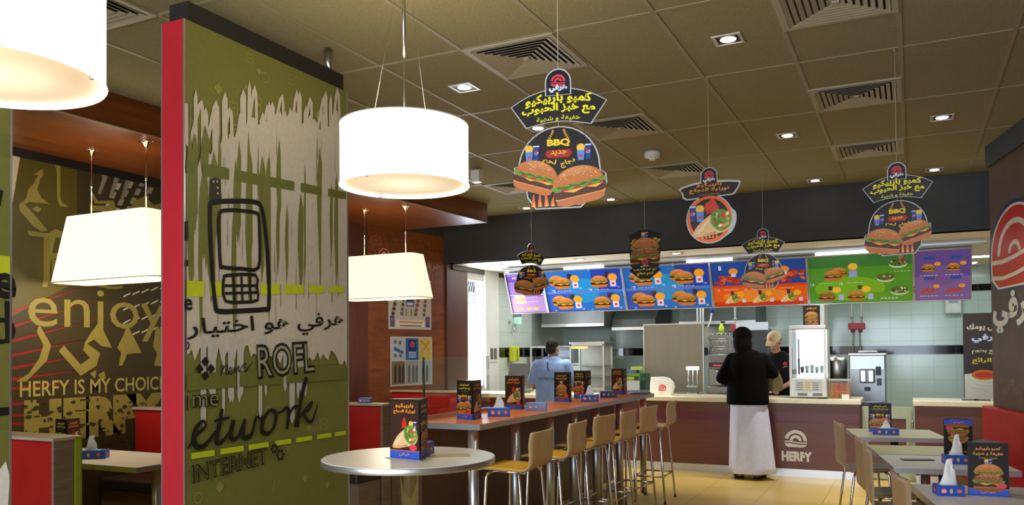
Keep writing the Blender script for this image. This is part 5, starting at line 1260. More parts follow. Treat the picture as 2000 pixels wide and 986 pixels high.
# coffee dispenser, pos lamp
t = thing('coffee_machine', 'chrome coffee brewer with red display behind the customer', 'coffee machine', (-2.29, 10.95, .90)); 
MB().box(-.20, .17, .05, .35, 0, .10, steel_dull, .01).build('base', t); MB().box(-.17, .16, .10, .35, .10, .50, steel_dull, .01).build('body', t); MB().box(-.17, .16, -.02, .12, .33, .52, mat('grey_machine_plastic', (120, 112, 106), .4), .012).build('head', t)
MB().box(-.15, .14, -.025, -.019, .36, .42, black).build('display', t); MB().box(-.10, .06, -.028, -.024, .375, .39, mat('red_led', (220, 40, 50), .4, emit=.8)).build('indicator', t)
MB().lathe([(.06, .12), (.075, .14), (.07, .23), (.05, .26)], chrome, 0, .03, 24).build('jug', t); MB().tube([(.07, .0, .23), (.12, -.02, .21), (.12, -.02, .16), (.075, .0, .14)], .008, black, 8).build('jug_handle', t)
for s in (-.05, .05): MB().lathe([(.022, .28), (.026, .33)], chrome, s, .03, 14).build('spout', t)
t = thing('counter_lamp', 'small stand with a bright white lit head on the counter', 'lamp', (-2.62, 10.75, .905))
MB().box(-.07, .07, -.05, .05, 0, .02, steel, .004).build('base', t); po = MB()
for x in (-.06, .0, .06): po.tube([(x, .02, .02), (x, .02, .32)], .008, steel, 8)
po.build('post', t); MB().box(-.075, .08, -.05, .05, .32, .365, mat('lit_white_head', (255, 255, 255), .4, emit=2.5), .008).build('lit_head', t); MB().box(-.075, .06, -.03, .03, .09, .11, mat('aqua_shelf', (150, 190, 186), .3)).build('shelf', t)
# back prep run
t = thing('prep_counter', 'low stainless prep counter along the kitchen behind the serving counter', 'counter', (0, 0, 0))
MB().box(-5.2, -1.35, 10.82+.45, 11.85, .86, .90, steel, .003).build('worktop', t); MB().box(-5.15, -1.4, 11.32, 11.82, .10, .86, steel_dull).build('cabinet_body', t); MB().box(-5.1, -1.45, 11.38, 11.8, 0, .1, black).build('plinth', t)
t = thing('back_ledge', 'low stainless shelf just behind the serving counter', 'shelf', (0, 0, 0)); MB().box(-3.6, -1.95, 10.68, 11.2, .87, .90, steel_dull, .003).build('worktop', t); MB().box(-3.55, -2.0, 10.72, 11.15, 0, .87, steel_dull).build('cabinet_body', t)
p0_, p1_ = at_(1257, 632, 11.5), at_(1373, 632, 11.5)
t = thing('steel_screen', 'large plain brushed steel panel standing behind the paper bag', 'screen panel', ((p0_.x+p1_.x)/2, 11.5, .90)); hw = (p1_.x-p0_.x)/2
MB().box(-hw, hw, 0, .02, 0, .965, mat('warm_brushed_steel', (138, 126, 104), .45, .55, noise=.05, scale=2, stretch=(6, 1, .5)), .003).build('panel', t); e = MB()
for x in (-hw, hw): e.box(x-.008, x+.008, -.004, .024, 0, .968, steel)
e.box(-hw, hw, -.004, .024, .955, .97, steel); e.build('edge_trim', t)
# extractor hoods
def hood(x0, x1, y0, z0, z1, lb, m_, slope=.18):
    t = thing('extractor_hood', lb, 'extractor hood', (x0, y0, 0), 0, 'stainless hoods'); w_ = x1-x0
    MB().prism([(0, z0), (1.0, z0), (1.0, 2.727), (slope+.1, 2.727), (slope, z1+.25), (0, z1)], 0, w_, m_, 'YZ').build('canopy', t)
    MB().box(.0, w_, -.012, .0, z0-.02, z0+.03, steel).build('lip', t); f = MB()
    for k in range(4): f.box(w_*(k+.1)/4, w_*(k+.9)/4, .1, .9, z0-.012, z0-.002, steel_dull)
    f.build('grease_filter', t)
pA, pB, pC = at_(1058, 637, 12.6), at_(1180, 637, 12.6), at_(1280, 641, 12.9)
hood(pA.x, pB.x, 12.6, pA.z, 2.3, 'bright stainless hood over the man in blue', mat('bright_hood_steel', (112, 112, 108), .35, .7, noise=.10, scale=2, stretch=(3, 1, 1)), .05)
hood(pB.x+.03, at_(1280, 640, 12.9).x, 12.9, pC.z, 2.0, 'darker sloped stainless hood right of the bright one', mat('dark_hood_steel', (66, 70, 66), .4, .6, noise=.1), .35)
pD, pE = at_(1326, 632, 12.9), at_(1476, 632, 12.9)
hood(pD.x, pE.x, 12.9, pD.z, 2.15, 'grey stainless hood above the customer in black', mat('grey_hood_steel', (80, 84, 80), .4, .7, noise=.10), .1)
# cooking equipment
def unit(name, lb, cat, px0, px1, pyt, pyb, Y, dep, m_, group=None):
    a_, b_ = at_(px0, pyb, Y), at_(px1, pyt, Y); t = thing(name, lb, cat, ((a_.x+b_.x)/2, Y, a_.z), 0, group); return t, (b_.x-a_.x)/2, b_.z-a_.z
t, hw, H = unit('warming_cabinet', 'glass-fronted food warmer with amber lamp behind the man in blue', 'food warmer', 1113, 1180, 672, 770, 11.5, .4, steel); H = at_(1113, 672, 11.5).z-.90; t.location.z = .90
f = MB()
for x in (-hw, hw-.03):
    for y in (0, .37): f.box(x, x+.03, y, y+.03, 0, H, steel)
f.build('post', t); MB().box(-hw, hw, 0, .4, H-.03, H+.03, steel, .004).build('roof', t); MB().box(-hw, hw, .02, .4, 0, .04, steel).build('base', t); MB().box(-hw+.03, hw-.03, .38, .39, .04, H-.03, steel_dull).build('back_panel', t)
MB().box(-hw+.03, hw-.03, .006, .012, .04, H-.03, clear).build('glass', t); MB().box(-hw+.02, -hw+.24, .05, .16, H-.07, H-.035, mat('amber_lamp_lit', (255, 180, 90), .4, emit=1.6)).build('heat_lamp', t)
for z in (.2, .36): MB().box(-hw+.03, hw-.03, .04, .36, z, z+.012, steel).build('shelf', t)
t, hw, H = unit('oven', 'dark grey oven with small display left of the food warmer', 'oven', 1088, 1158, 676, 708, 11.93, .45, black)
MB().box(-hw, hw, 0, .45, 0, H, mat('dark_oven_steel', (74, 74, 72), .35, .5), .01).build('body', t); MB().box(-hw+.04, -hw+.24, -.004, .002, H*.35, H*.75, mat('oven_display', (112, 118, 136), .3, emit=.15)).build('display', t); MB().box(-hw+.30, hw-.03, -.006, .002, .03, H-.03, black).build('door', t); MB().ball((hw-.04, -.01, H*.8), .012, mat('red_led', (220, 40, 50), .4, emit=.8)).build('indicator', t)
MB().box(-hw+.05, hw-.05, .05, .40, -t.location.z, 0, steel_dull).build('stand', t)
t = thing('shelf_frame', 'white shelf frame around the man in blue', 'shelf', (0, 12.4, 0)); q0, q1 = at_(1035, 676, 12.4), at_(1118, 676, 12.4)
f = MB(); f.box(q0.x, q1.x, 0, .03, q0.z-.03, q0.z, white_pl)
for x in (q0.x, q1.x-.03): f.box(x, x+.03, 0, .03, 0, q0.z-.03, white_pl)
f.build('frame', t); MB().box(q0.x, q1.x, .03, .5, q0.z-.03, q0.z-.01, steel).build('shelf', t); 
for x in (q0.x, q1.x-.03): MB().box(x, x+.03, .47, .5, 0, q0.z-.03, white_pl).build('rear_post', t)
MB().box(q0.x+.05, q1.x-.05, .1, .48, .5, 1.35, mat('warm_cream_interior', (236, 206, 160), .6, noise=.1)).build('cabinet', t)  # cabinet block in a plain warm cream colour
# register area on the left
t = thing('cash_register', 'dark till screen seen from behind at the left end of the counter', 'till', (-4.95, 10.3, CZ), R_(-12))
MB().box(-.16, .16, -.12, .12, 0, .05, mat('till_grey', (110, 108, 100), .5), .01).build('base', t); s = MB(); s.prism([(-.02, .05), (.02, .05), (.05, .20), (.01, .20)], -.03, .03, black, 'YZ'); s.build('neck', t)
b = MB(); b.prism([(-.08, .10), (-.05, .10), (.02, .40), (-.01, .41)], -.17, .17, mat('till_grey_dark', (88, 86, 80), .5), 'YZ'); b.build('screen', t)
t = thing('card_reader', 'beige upright stand with blue dot beside the till', 'stand', (-4.62, 10.25, CZ)); MB().box(-.06, .06, -.04, .04, 0, .27, mat('beige_plastic', (206, 190, 140), .5), .01).build('body', t); MB().lathe([(.02, 0), (.02, .004)], mat('blue_dot', (40, 70, 190), .4), 0, 0, 12).build('dot', t); kids(t)[-1].matrix_local = Matrix.Translation((.0, -.041, .08)) @ Matrix.Rotation(R_(90), 4, 'X')
MB().box(-.12, .12, -.05, .05, 0, .02, mat('beige_plastic', (206, 190, 140), .5)).build('foot', t)
q = at_(991, 697, 11.6); t = thing('hanging_dispenser', 'bright yellow dispenser hanging on the tiled side wall', 'dispenser', (-5.79, 11.75, 1.33)); MB().box(0, .10, -.10, .10, 0, .24, mat('bright_yellow_plastic', (206, 210, 50), .4), .015).build('case', t); MB().box(.095, .105, -.03, .03, .02, .2, mat('dark_yellow_trim', (166, 170, 40), .5)).build('front_strip', t); MB().box(-.05, .0, -.04, .04, .1, .14, steel).build('bracket', t)  # front strip in a darker yellow than the case
t = thing('wall_panel', 'white framed grey switch panel on the white column', 'switch panel', (-5.79, 10.96, 1.33)); MB().box(-.002, .012, 0, .27, 0, .24, white_pl, .003).build('frame', t); MB().box(.01, .016, .03, .12, .04, .21, steel_dull).build('panel', t); MB().box(.01, .016, .15, .24, .04, .21, steel_dull).build('panel', t)
t = thing('wall_hook', 'small curved metal hook on the left tiled wall', 'hook', (-5.82, 11.75, 1.86)); MB().tube(smooth_path([(0, 0, .1), (.03, 0, .11), (.05, .02, .05), (.05, .05, -.03), (.04, .09, -.05), (.02, .11, .03), (.02, .11, .10)], 4), .008, steel, 8).build('hook', t); MB().box(-.012, 0, -.03, .03, .07, .13, steel).build('plate', t)
t = thing('wall_unit', 'grey vertical strip unit beside the leftmost purple menu', 'wall unit', (-5.78, 11.95, 2.05)); MB().box(-.05, .05, -.06, .06, 0, .55, mat('unit_grey', (130, 134, 132), .5), .006).build('case', t); MB().box(-.04, .06, -.05, .05, -.12, -.0, mat('aqua_lit_unit', (190, 236, 226), .4, emit=.3), .01).build('lower_box', t)
# condiment station at the bar end of the counter
t = thing('condiment_rack', 'acrylic condiment rack stacked with colourful sauce boxes', 'rack', (-3.42, 10.75, .90))
MB().box(-.26, .22, .0, .34, 0, .03, steel_dull).build('base', t); MB().box(-.2, .06, .05, .32, .03, .18, steel, .01).build('basket', t); MB().box(.08, .22, -.02, .0, .03, .28, glass_mat('aqua_acrylic', (190, 220, 224), .85)).build('acrylic_panel', t); MB().box(-.25, -.235, .0, .02, .03, .2, white_pl).build('upright', t)
for k, (x, y, z, sx, c_, nm) in enumerate(((-.12, .18, .18, .2, (180, 190, 60), 'yellow green'), (-.02, .15, .228, .22, (96, 130, 40), 'olive green'), (-.10, .16, .272, .2, (70, 90, 150), 'slate blue'), (.0, .14, .318, .16, (170, 190, 70), 'lime green'), (-.20, .1, .23, .07, (220, 170, 60), 'orange'))):
    o = MB().box(-sx/2, sx/2, -.07, .07, 0, .045, mat('sauce_box_%d' % k, c_, .5), .004).build('sauce_box', None, (-3.42+x, 10.75+y, .90+z), R_(6*k-12)); tag(o, '%s sauce box in the pile on the condiment rack' % nm, 'box', 'sauce boxes on the rack')
# fry station items right of the steel screen
t = thing('fryer', 'steel fryer unit with wire racks beside the steel screen', 'fryer', (-2.42, 11.60, .90)); MB().box(-.18, .2, 0, .5, 0, .5, steel_dull, .006).build('body', t); MB().box(-.2, .45, .2, .6, .5, .8, steel_dull).build('back_panel', t); MB().box(.22, .62, .1, .5, .50, .88, mat('dark_oven_steel', (74, 74, 72), .35, .5)).build('oven_box', t); MB().box(.2, .64, .06, .12, .86, .97, steel).build('oven_header', t); MB().box(.3, .5, .1, .5, 0, .5, steel_dull).build('pedestal', t)
for k in range(3):
    r_ = MB()
    for j in range(6): r_.tube([(-.17+.06*j, -.01, .52+.11*k), (-.17+.06*j, -.01, .60+.11*k)], .005, steel, 5)
    r_.tube([(-.18, -.01, .52+.11*k), (.15, -.01, .52+.11*k)], .006, steel, 6); r_.tube([(-.18, -.01, .60+.11*k), (.15, -.01, .60+.11*k)], .006, steel, 6); r_.box(-.18, -.165, -.01, .24, .5+.11*k, .52+.11*k, steel); r_.build('wire_basket', t)
t = thing('spray_bottle', 'neon yellow tag and bottle on top of the fryer rack', 'bottle', (-2.46, 11.85, 1.70)); MB().lathe([(.04, 0), (.04, .11), (.02, .15), (.015, .17)], mat('neon_yellow', (206, 226, 50), .4), seg=16).build('bottle', t); MB().box(-.01, .05, -.012, .012, .17, .2, black).build('trigger', t)
# conduits with red sockets
def conduit(px, pyt, pyb, lb, two=False, Y=13.9):
    a_, b_ = at_(px, pyt, Y), at_(px, pyb, Y); t = thing('ceiling_socket', lb, 'power socket', (b_.x, Y, b_.z), 0, 'red sockets on conduits')
    MB().box(-.06 if not two else -.12, .06 if not two else .12, -.05, .05, -.10, .0, mat('red_socket', (176, 40, 44), .4), .006).build('socket', t); c = MB()
    for x in ((0,) if not two else (-.07, .07)): c.tube([(x, 0, 0), (x, 0, 2.727-b_.z)], .014, white_pl, 8); c.tube([(x, 0, .07), (x, 0, .10)], .024, mat('conduit_grey', (150, 160, 158), .5), 8)
    c.build('conduit', t)
    if two:
        d_ = MB()
        for x in (-.06, .05): d_.tube([(x, 0, -.10), (x*.8, 0, -.2), (x*1.2, .01, -.62)], .012, mat('conduit_grey', (150, 160, 158), .5), 8); d_.ball((x, -.02, -.12), .03, mat('socket_plug', (110, 60, 56), .4))
        d_.build('plug_cable', t)
conduit(1673, 590, 631, 'double red socket on twin conduits above the ice cream machine', True)
conduit(1488, 590, 626, 'single red socket above the cashier'); conduit(1436, 590, 634, 'red socket above the head of the customer in black', Y=12.6)
t = thing('hanging_hose', 'white hose with a blue grip hanging by the fryer', 'hose', at_(1395, 600, 12.3)); MB().tube(smooth_path([(0, 0, 2.727-t.location.z), (0, 0, .45), (-.02, 0, .2), (-.03, 0, .0), (-.06, 0, -.2), (-.1, .0, -.3)], 4), .012, white_pl, 8).build('hose', t); MB().tube([(-.03, 0, .03), (-.035, 0, -.08)], .028, mat('blue_grip', (40, 70, 170), .4), 10).build('grip', t)
pp = MB()
for px in (1362, 1368, 1373): q = at_(px, 600, 12.6); pp.tube([(q.x, 12.6, 1.6), (q.x, 12.6, 2.727)], .014, white_pl, 8)
tag(pp.build('pipe_bundle'), 'three white pipes dropping from the ceiling behind the steel panel', 'pipes')
# ice cream machine
t = thing('ice_cream_machine', 'tall stainless soft ice cream machine right of the fridge', 'ice cream machine', (-.515, 11.3, 0)); 
MB().box(-.21, .21, 0, .62, .10, 1.405, mat('machine_steel', (150, 152, 154), .35, .75, noise=.1, scale=3, stretch=(4, 1, 1)), .008).build('body', t); MB().box(-.22, .22, -.02, .63, 1.405, 1.43, steel, .004).build('top_plate', t); MB().box(-.2, .2, -.006, .002, 1.22, 1.40, mat('machine_upper_fascia', (190, 194, 200), .3, .5), .004).build('upper_fascia', t)
MB().box(-.09, .09, -.05, .0, 1.05, 1.23, mat('hopper_block', (150, 148, 146), .35, .4), .015).build('freezing_head', t)
for x in (-.045, .045): MB().box(x-.035, x+.035, -.075, -.05, 1.06, 1.22, steel, .01).build('draw_door', t)
MB().box(.10, .16, -.03, .0, 1.15, 1.26, black, .006).build('display', t); MB().box(.11, .165, -.015, .0, 1.02, 1.11, mat('button_pad', (90, 90, 92), .4)).build('button_pad', t); MB().box(-.035, .035, -.02, .0, .95, 1.0, black).build('nozzle', t); MB().box(-.15, .17, -.10, .0, .80, .83, steel, .004).build('drip_tray', t)
MB().box(-.05, .05, -.005, .0, 1.27, 1.30, mat('blue_fascia_mark', (90, 110, 160), .4)).build('badge', t)
f = MB()
for x in (-.17, .17):
    for y in (.06, .56): f.tube([(x, y, 0), (x, y, .1)], .025, black, 10)
f.build('foot', t); MB().lathe([(.10, 1.43), (.12, 1.44), (.11, 1.46)], white_pl, .0, .25, 24).build('hopper_lid', t)
t = thing('drinks_urn', 'steel drink urn with black front between fridge and ice cream machine', 'urn', (-1.0, 11.5, .90)); MB().box(-.11, .02, -.05, .2, 0, .46, mat('dark_urn_front', (44, 44, 46), .4), .01).build('front_unit', t); MB().lathe([(.12, 0), (.12, .42), (.10, .47), (.03, .5)], steel, .11, .1, 28).build('tank', t); MB().tube([(-.04, -.05, .16), (-.04, -.1, .15), (-.04, -.1, .12)], .012, chrome, 8).build('tap', t)
MB().box(-.2, .22, -.1, .3, -.90, 0, steel_dull).build('stand', t)
# wall things on the right
t = thing('wall_dispenser', 'grey wall dispenser under the rightmost purple menu', 'dispenser', (.57, 13.99, 2.0)); MB().box(-.11, .11, -.13, 0, 0, .30, mat('dispenser_grey', (190, 200, 198), .4), .02).build('case', t); MB().box(-.06, .06, -.135, -.125, .16, .24, mat('dispenser_window', (130, 150, 146), .3)).build('window', t)
b0, b1 = at_(1880, 612, 13.6), at_(1880, 780, 13.6)
t = thing('roll_up_banner', 'dark brown roll-up banner with Arabic text by the right wall', 'banner', (b0.x, 13.6, 0)); W_ = .62
a = Art(.0005, rough=.4); zt_ = b0.z; zb_ = .55
a.plate([(0, zb_), (W_, zb_), (W_, zt_), (0, zt_)], .004, (60, 50, 44), (60, 36, 26)); a.rect(.01, zb_, W_, zb_+.55, (214, 214, 206)); a.poly([(.01, zb_+.55), (W_, zb_+.62), (W_, zb_+.5), (.01, zb_+.45)], (214, 214, 206))
a.text('لكل يومك', .26, zt_-.26, (226, 210, 180), w=.42, h=.11, bold=.03); a.text('هرفي', .30, zt_-.44, (90, 110, 190), w=.40, h=.14, bold=.07); a.text('هرفي', .30, zt_-.43, (220, 226, 240), w=.37, h=.12, bold=.03); a.text('رائع بطعم', .28, zt_-.60, (220, 206, 176), w=.34, h=.09, bold=.02); a.text('و الرائع', .28, zt_-.74, (230, 190, 60), w=.34, h=.09, bold=.03)
a.ell(.26, zt_-.90, .16, .075, (206, 120, 40), 16); a.ell(.26, zt_-.90, .12, .05, (196, 60, 36), 14)
for k in range(4): a.stroke([(.1+.05*k, zb_+.1+.05*j+.05*k) if j % 2 else (.32+.05*k, zb_+.12+.05*j+.05*k) for j in range(6)], .008, (150, 160, 150))
a.build('printed_sheet', t); MB().tube([(.31, .03, .05), (.31, .03, zt_-.02)], .012, alu, 8).build('pole', t); MB().box(0, W_, -.05, .09, 0, .08, alu, .01).build('base_cassette', t); MB().box(.0, W_, .0, .03, .08, zb_, mat('banner_back', (60, 50, 44), .5)).build('lower_sheet', t)
p = at_(1568, 597, 12.8); pe = at_(1602, 641, 12.8)
a = Art(.0005, emit=.05); a.plate([(p.x, pe.z), (pe.x, pe.z), (pe.x, p.z), (p.x, p.z)], .004, (40, 34, 30), (34, 24, 20)); ww, hh = pe.x-p.x, p.z-pe.z; a.place((p.x, pe.z))
a.text('برجر', ww/2, hh*.82, ORG, w=ww*.6, h=hh*.1, bold=.04); burger(a, ww/2, hh*.55, ww*.8); burger(a, ww/2, hh*.35, ww*.8, 0, True, True); a.rect(0, 0, ww, hh*.12, (50, 88, 190)); a.ell(ww*.75, hh*.22, ww*.16, hh*.06, (220, 80, 90), 10)
ps = thing('burger_poster', 'small dark burger poster on a post above the display fridge', 'poster', (0, 12.8, 0)); a.build('printed_face', ps)
MB().tube([((p.x+pe.x)/2, .03, 0), ((p.x+pe.x)/2, .03, p.z-.02)], .02, alu, 10).build('post', ps)
q0 = at_(1190, 652, 13.98); q1 = at_(1202, 692, 13.98); a = Art(.0005); a.plate([(q0.x, q1.z), (q1.x, q1.z), (q1.x, q0.z), (q0.x, q0.z)], .002, (200, 206, 206), (206, 216, 216))
for k in range(9): a.rect(q0.x+.01, q1.z+.06+.03*k, q1.x-.015*(k % 3)-.01, q1.z+.074+.03*k, (90, 110, 120))
a.ell((q0.x+q1.x)/2, q1.z+.06, .03, .025, (50, 80, 160), 10); o = a.build('notice_sheet', None, (0, 13.988, 0)); tag(o, 'narrow white notice sheet taped on the tiled back wall', 'notice')
for k, (px, py) in enumerate(((1895, 785), (1918, 784))): q = at_(px, py, 10.3); tag(MB().box(-.08, .08, -.06, .06, 0, .012, mat('dark_counter_tray', (70, 66, 72), .4), .003).build('counter_pad', None, (q.x, 10.3, CZ)), 'dark flat pad on the right counter top, ' + ('left one' if not k else 'right one by the wall'), 'pad')
for k, (x, y) in enumerate(((.35, 12.6), (.75, 12.6), (.6, 13.5), (-1.2, 12.2), (-3.4, 12.2), (-5.0, 11.9))):
    t = thing('ceiling_light', 'lit rectangular ceiling lamp in the kitchen, ' + ('left of the pair by the right wall', 'right of the pair by the right wall', 'rear one by the right wall', 'above the fridge', 'above the fryer', 'near the white column')[k], 'ceiling light', (x, y, 2.727), 0, 'kitchen ceiling lights')
    MB().box(-.29, .29, -.14, .14, -.012, 0, white_pl, .003).build('frame', t); MB().box(-.26, .26, -.11, .11, -.016, -.0115, mat('lit_tube_panel', (250, 255, 255), .4, emit=4)).build('diffuser', t)
# ================================================================== people
skin_a = mat('skin_brown', (150, 100, 74), .55, noise=.05); skin_b = mat('skin_tan', (176, 124, 96), .55, noise=.05)
def remesh(o, vox=.009, it=4):
    r = o.modifiers.new('skin_over', 'REMESH'); r.mode = 'VOXEL'; r.voxel_size = vox; r.use_smooth_shade = True
    s = o.modifiers.new('smooth', 'SMOOTH'); s.iterations = it; s.factor = .5; return o
def hand(b, w, d, up, m, side, sc=1., curl=.5):
    """palm and five fingers: w = wrist, d = pointing direction, up = back of the hand"""
    w = Vector(w); d = Vector(d).normalized(); up = Vector(up); up = (up-d*up.dot(d)).normalized(); s = d.cross(up)*side
    M = Matrix((s, d, up)).transposed().to_4x4()
    b.ball(w+d*.05*sc, (.040*sc, .050*sc, .014*sc), m, 2, M); b.limb(w-d*.01, w+d*.03*sc, .024*sc, .026*sc, m, 10)
    for k, (off, ln) in enumerate(((-.030, .062), (-.010, .072), (.010, .068), (.029, .054))):
        p = w+d*.088*sc+s*off*sc; a1 = curl*.7; a2 = curl*1.6
        d1 = d*math.cos(a1)-up*math.sin(a1); d2 = d*math.cos(a2)-up*math.sin(a2); q_ = p+d1*ln*.55*sc; e = q_+d2*ln*.5*sc
        b.limb(p-d*.02*sc, q_, .0095*sc, .0088*sc, m, 8); b.limb(q_, e, .0088*sc, .0072*sc, m, 8)
    p = w+d*.03*sc-s*.034*sc; q_ = p+(d*.6-s*.7-up*.35).normalized()*.042*sc; e = q_+(d*.9-s*.1-up*.4).normalized()*.032*sc
    b.limb(p, q_, .012*sc, .0105*sc, m, 8); b.limb(q_, e, .0105*sc, .008*sc, m, 8)
def head(b, c, m, tilt=0., turn=0., f=1):
    """f = +1 looks to +y"""
    M = Matrix.Translation(c) @ Matrix.Rotation(turn, 4, 'Z') @ Matrix.Rotation(-tilt*f, 4, 'X'); R3 = M.to_3x3().to_4x4()
    def P(x, y, z): return M @ Vector((x, y*f, z))
    b.ball(P(0, -.008, .03), (.076, .095, .085), m, 2, R3); b.ball(P(0, .025, -.04), (.058, .066, .072), m, 2, R3); b.ball(P(0, .05, -.085), (.032, .032, .026), m, 2, R3)
    b.limb(P(0, .088, .02), P(0, .108, -.022), .009, .014, m, 8); b.ball(P(0, .088, -.055), (.026, .012, .008), m, 2, R3); b.ball(P(0, .085, -.068), (.022, .012, .008), m, 2, R3)
    b.ball(P(0, .078, .032), (.055, .02, .012), m, 2, R3)
    for s in (-1, 1): b.ball(P(s*.077, -.01, -.01), (.010, .022, .034), m, 2, R3); b.ball(P(s*.045, .06, -.02), (.024, .022, .02), m, 2, R3)
    return P, R3
def person(name_lb, x, y, rz, skin, f, hgt, arms, head_c, tilt, turn, feet):
    """limbs given in metres round the feet; f = facing along y"""
    t = thing('person', name_lb, 'person', (x, y, 0), rz); b = MB()
    for s in (-1, 1):
        hip, kn, an = Vector((s*.09, 0, hgt*.52)), Vector((s*.10, f*.02, hgt*.285)), Vector((s*feet, 0, .085))
        b.limb(hip, kn, .085, .058, skin); b.limb(kn, an, .056, .036, skin); b.limb(an-Vector((0, f*.03, .03)), (s*(feet+.03), f*.15, .035), .036, .03, skin); b.ball((s*(feet+.035), f*.17, .028), (.045, .05, .024), skin)
    b.ball((0, 0, hgt*.54), (.155, .11, .12), skin); b.ball((0, 0, hgt*.64), (.14, .10, .14), skin); b.ball((0, 0, hgt*.75), (.165, .115, .16), skin); b.limb((-.12, 0, hgt*.80), (.12, 0, hgt*.80), .05, .05, skin)
    hc = Vector(head_c); b.limb((0, 0, hgt*.81), hc-Vector((0, 0, .07)), .058, .054, skin)
    P, R3 = head(b, hc, skin, tilt, turn, f)
    for s, (sh, el, wr, hd, up, cu) in arms.items():
        b.limb(sh, el, .046, .040, skin); b.limb(el, wr, .040, .027, skin); hand(b, wr, hd, up, skin, s*f, 1., cu)
    remesh(b.build('body', t), .0085, 3)
    return t, P, R3
def garment(t, name, m, rings, sleeves, vox=.013, it=6, extra=None):
    b = MB(); b.loft(rings, m)
    for pts in sleeves:
        for (p, r0), (q_, r1) in zip(pts, pts[1:]): b.limb(p, q_, r0, r1, m)
    if extra: extra(b)
    return remesh(b.build(name, t), vox, it)
def ering(cx, cy, z, rx, ry, n=32, fold=0., k=7, ph=0., tip=0.):
    return [(cx+(rx+fold*math.sin(k*2*PI*j/n+ph))*math.cos(2*PI*j/n), cy+(ry+fold*math.sin(k*2*PI*j/n+ph))*math.sin(2*PI*j/n), z+tip*math.cos(2*PI*j/n)) for j in range(n)]
# --- customer in black, seen from behind
hg = 1.74; sh = hg*.815
armsA = {-1: ((-.165, 0, sh-.045), (-.285, -.02, 1.16), (-.17, .20, 1.06), (.25, .9, -.15), (0, 0, 1), .5), 1: ((.165, 0, sh-.045), (.275, .04, 1.22), (.235, .155, 1.255), (.1, .9, -.2), (.2, 0, 1), 1.2)}
t, P, R3 = person('person in black top and white ankle-length skirt cloth facing the counter, seen from behind', -1.715, 9.66, R_(2), skin_a, 1, hg, armsA, (-.055, .03, 1.625), .15, .15, .095)
blk = mat('black_knit', (12, 11, 12), .9, noise=.15, scale=60, spec=.1)
garment(t, 'black_top', blk, [ering(.0, -.005, z, rx, ry) for z, rx, ry in ((.855, .235, .165), (.88, .24, .17), (1.0, .235, .165), (1.15, .225, .155), (1.3, .222, .15), (1.40, .20, .13), (1.46, .14, .10), (1.49, .08, .075))],
        [[((-.175, 0, 1.385), .07), ((-.285, -.02, 1.16), .072), ((-.20, .14, 1.085), .055)], [((.175, 0, 1.385), .07), ((.275, .04, 1.22), .072), ((.245, .125, 1.247), .055)]])
hair = mat('dark_brown_hair', (20, 15, 13), .85, spec=.15, noise=.3, scale=40, stretch=(1, 1, 6)); b = MB()
b.ball(P(0, -.018, .025), (.112, .112, .108), hair, 2, R3); b.ball(P(0, -.05, -.06), (.108, .075, .10), hair, 2, R3); b.limb(P(-.03, -.065, -.09), P(-.02, -.055, -.15), .075, .065, hair); b.limb(P(.04, -.06, -.09), P(.04, -.05, -.15), .07, .065, hair)
remesh(b.build('hair', t), .01, 2)
wh = mat('white_cotton', (222, 226, 250), .8, noise=.04, scale=30); sk = MB(); rg = []
for k in range(14):
    f = k/13; z = .90-.83*f; rg.append(ering(.01+.03*f, .0, z, .20+.055*f, .14+.035*f, 72, .004+.014*f, 6, 1.2+1.5*f, .006*f))
sk.loft(rg, wh, smooth=True); so_ = sk.build('skirt_cloth', t)
sd_ = mat('dark_sandal', (40, 30, 26), .6)
for s in (-1, 1):
    b = MB(); b.prism(smooth_path([(s*.095-.045, -.06), (s*.095, -.075), (s*.095+.04, -.06), (s*.13+.05, .14), (s*.13, .225), (s*.13-.055, .14)], 4, True), .0, .016, sd_); b.limb((s*.13-.05, .10, .02), (s*.13, .11, .064), .008, .008, sd_, 8); b.limb((s*.13, .11, .064), (s*.13+.05, .10, .02), .008, .008, sd_, 8); b.build('sandal', t)
bgk = thing('shoulder_bag', 'olive khaki bag held at the right side of the person in black', 'bag', (-1.715+.275, 9.66+.20, 1.0))
kh = mat('khaki_cloth', (120, 108, 62), .8, noise=.12, scale=30); b = MB(); b.loft([[(u*s_, y_, v) for u, v in ((-.09, .02), (-.05, 0), (.06, .0), (.095, .03), (.085, .13), (.05, .215), (-.07, .215), (-.085, .12))] for y_, s_ in ((-.035, .9), (-.02, 1), (.02, 1), (.035, .9))], kh, smooth=False); b.build('pouch', bgk); MB().tube(smooth_path([(-.06, 0, .21), (-.055, 0, .245), (-.01, 0, .262), (.035, 0, .245), (.045, 0, .21)], 4), .007, kh, 8).build('handle', bgk)
# --- cashier behind the counter
hg = 1.72; sh = hg*.81
armsB = {1: ((.17, 0, 1.35), (.27, -.08, 1.13), (.06, -.30, .99), (-.8, -.5, -.1), (0, -.2, 1), .6), -1: ((-.17, 0, 1.35), (-.26, -.10, 1.12), (-.06, -.33, .985), (.6, -.7, -.1), (0, -.2, 1), .6)}
t, P, R3 = person('cashier in tan cap and black shirt behind the counter, looking down at his hands', -1.56, 11.03, R_(0), skin_b, -1, hg, armsB, (-.03, -.10, 1.585), .5, -.25, .11)
blk2 = mat('black_polo', (18, 18, 22), .8, spec=.2, noise=.1, scale=50)
garment(t, 'black_shirt', blk2, [ering(0, cy_, z, rx, ry) for z, cy_, rx, ry in ((.80, 0, .19, .14), (1.0, 0, .185, .135), (1.2, 0, .20, .14), (1.34, -.005, .205, .135), (1.42, -.01, .15, .10), (1.465, -.03, .075, .07))], [[((.19, 0, 1.375), .08), ((.26, -.07, 1.15), .066)], [((-.19, 0, 1.375), .08), ((-.25, -.09, 1.14), .066)]])
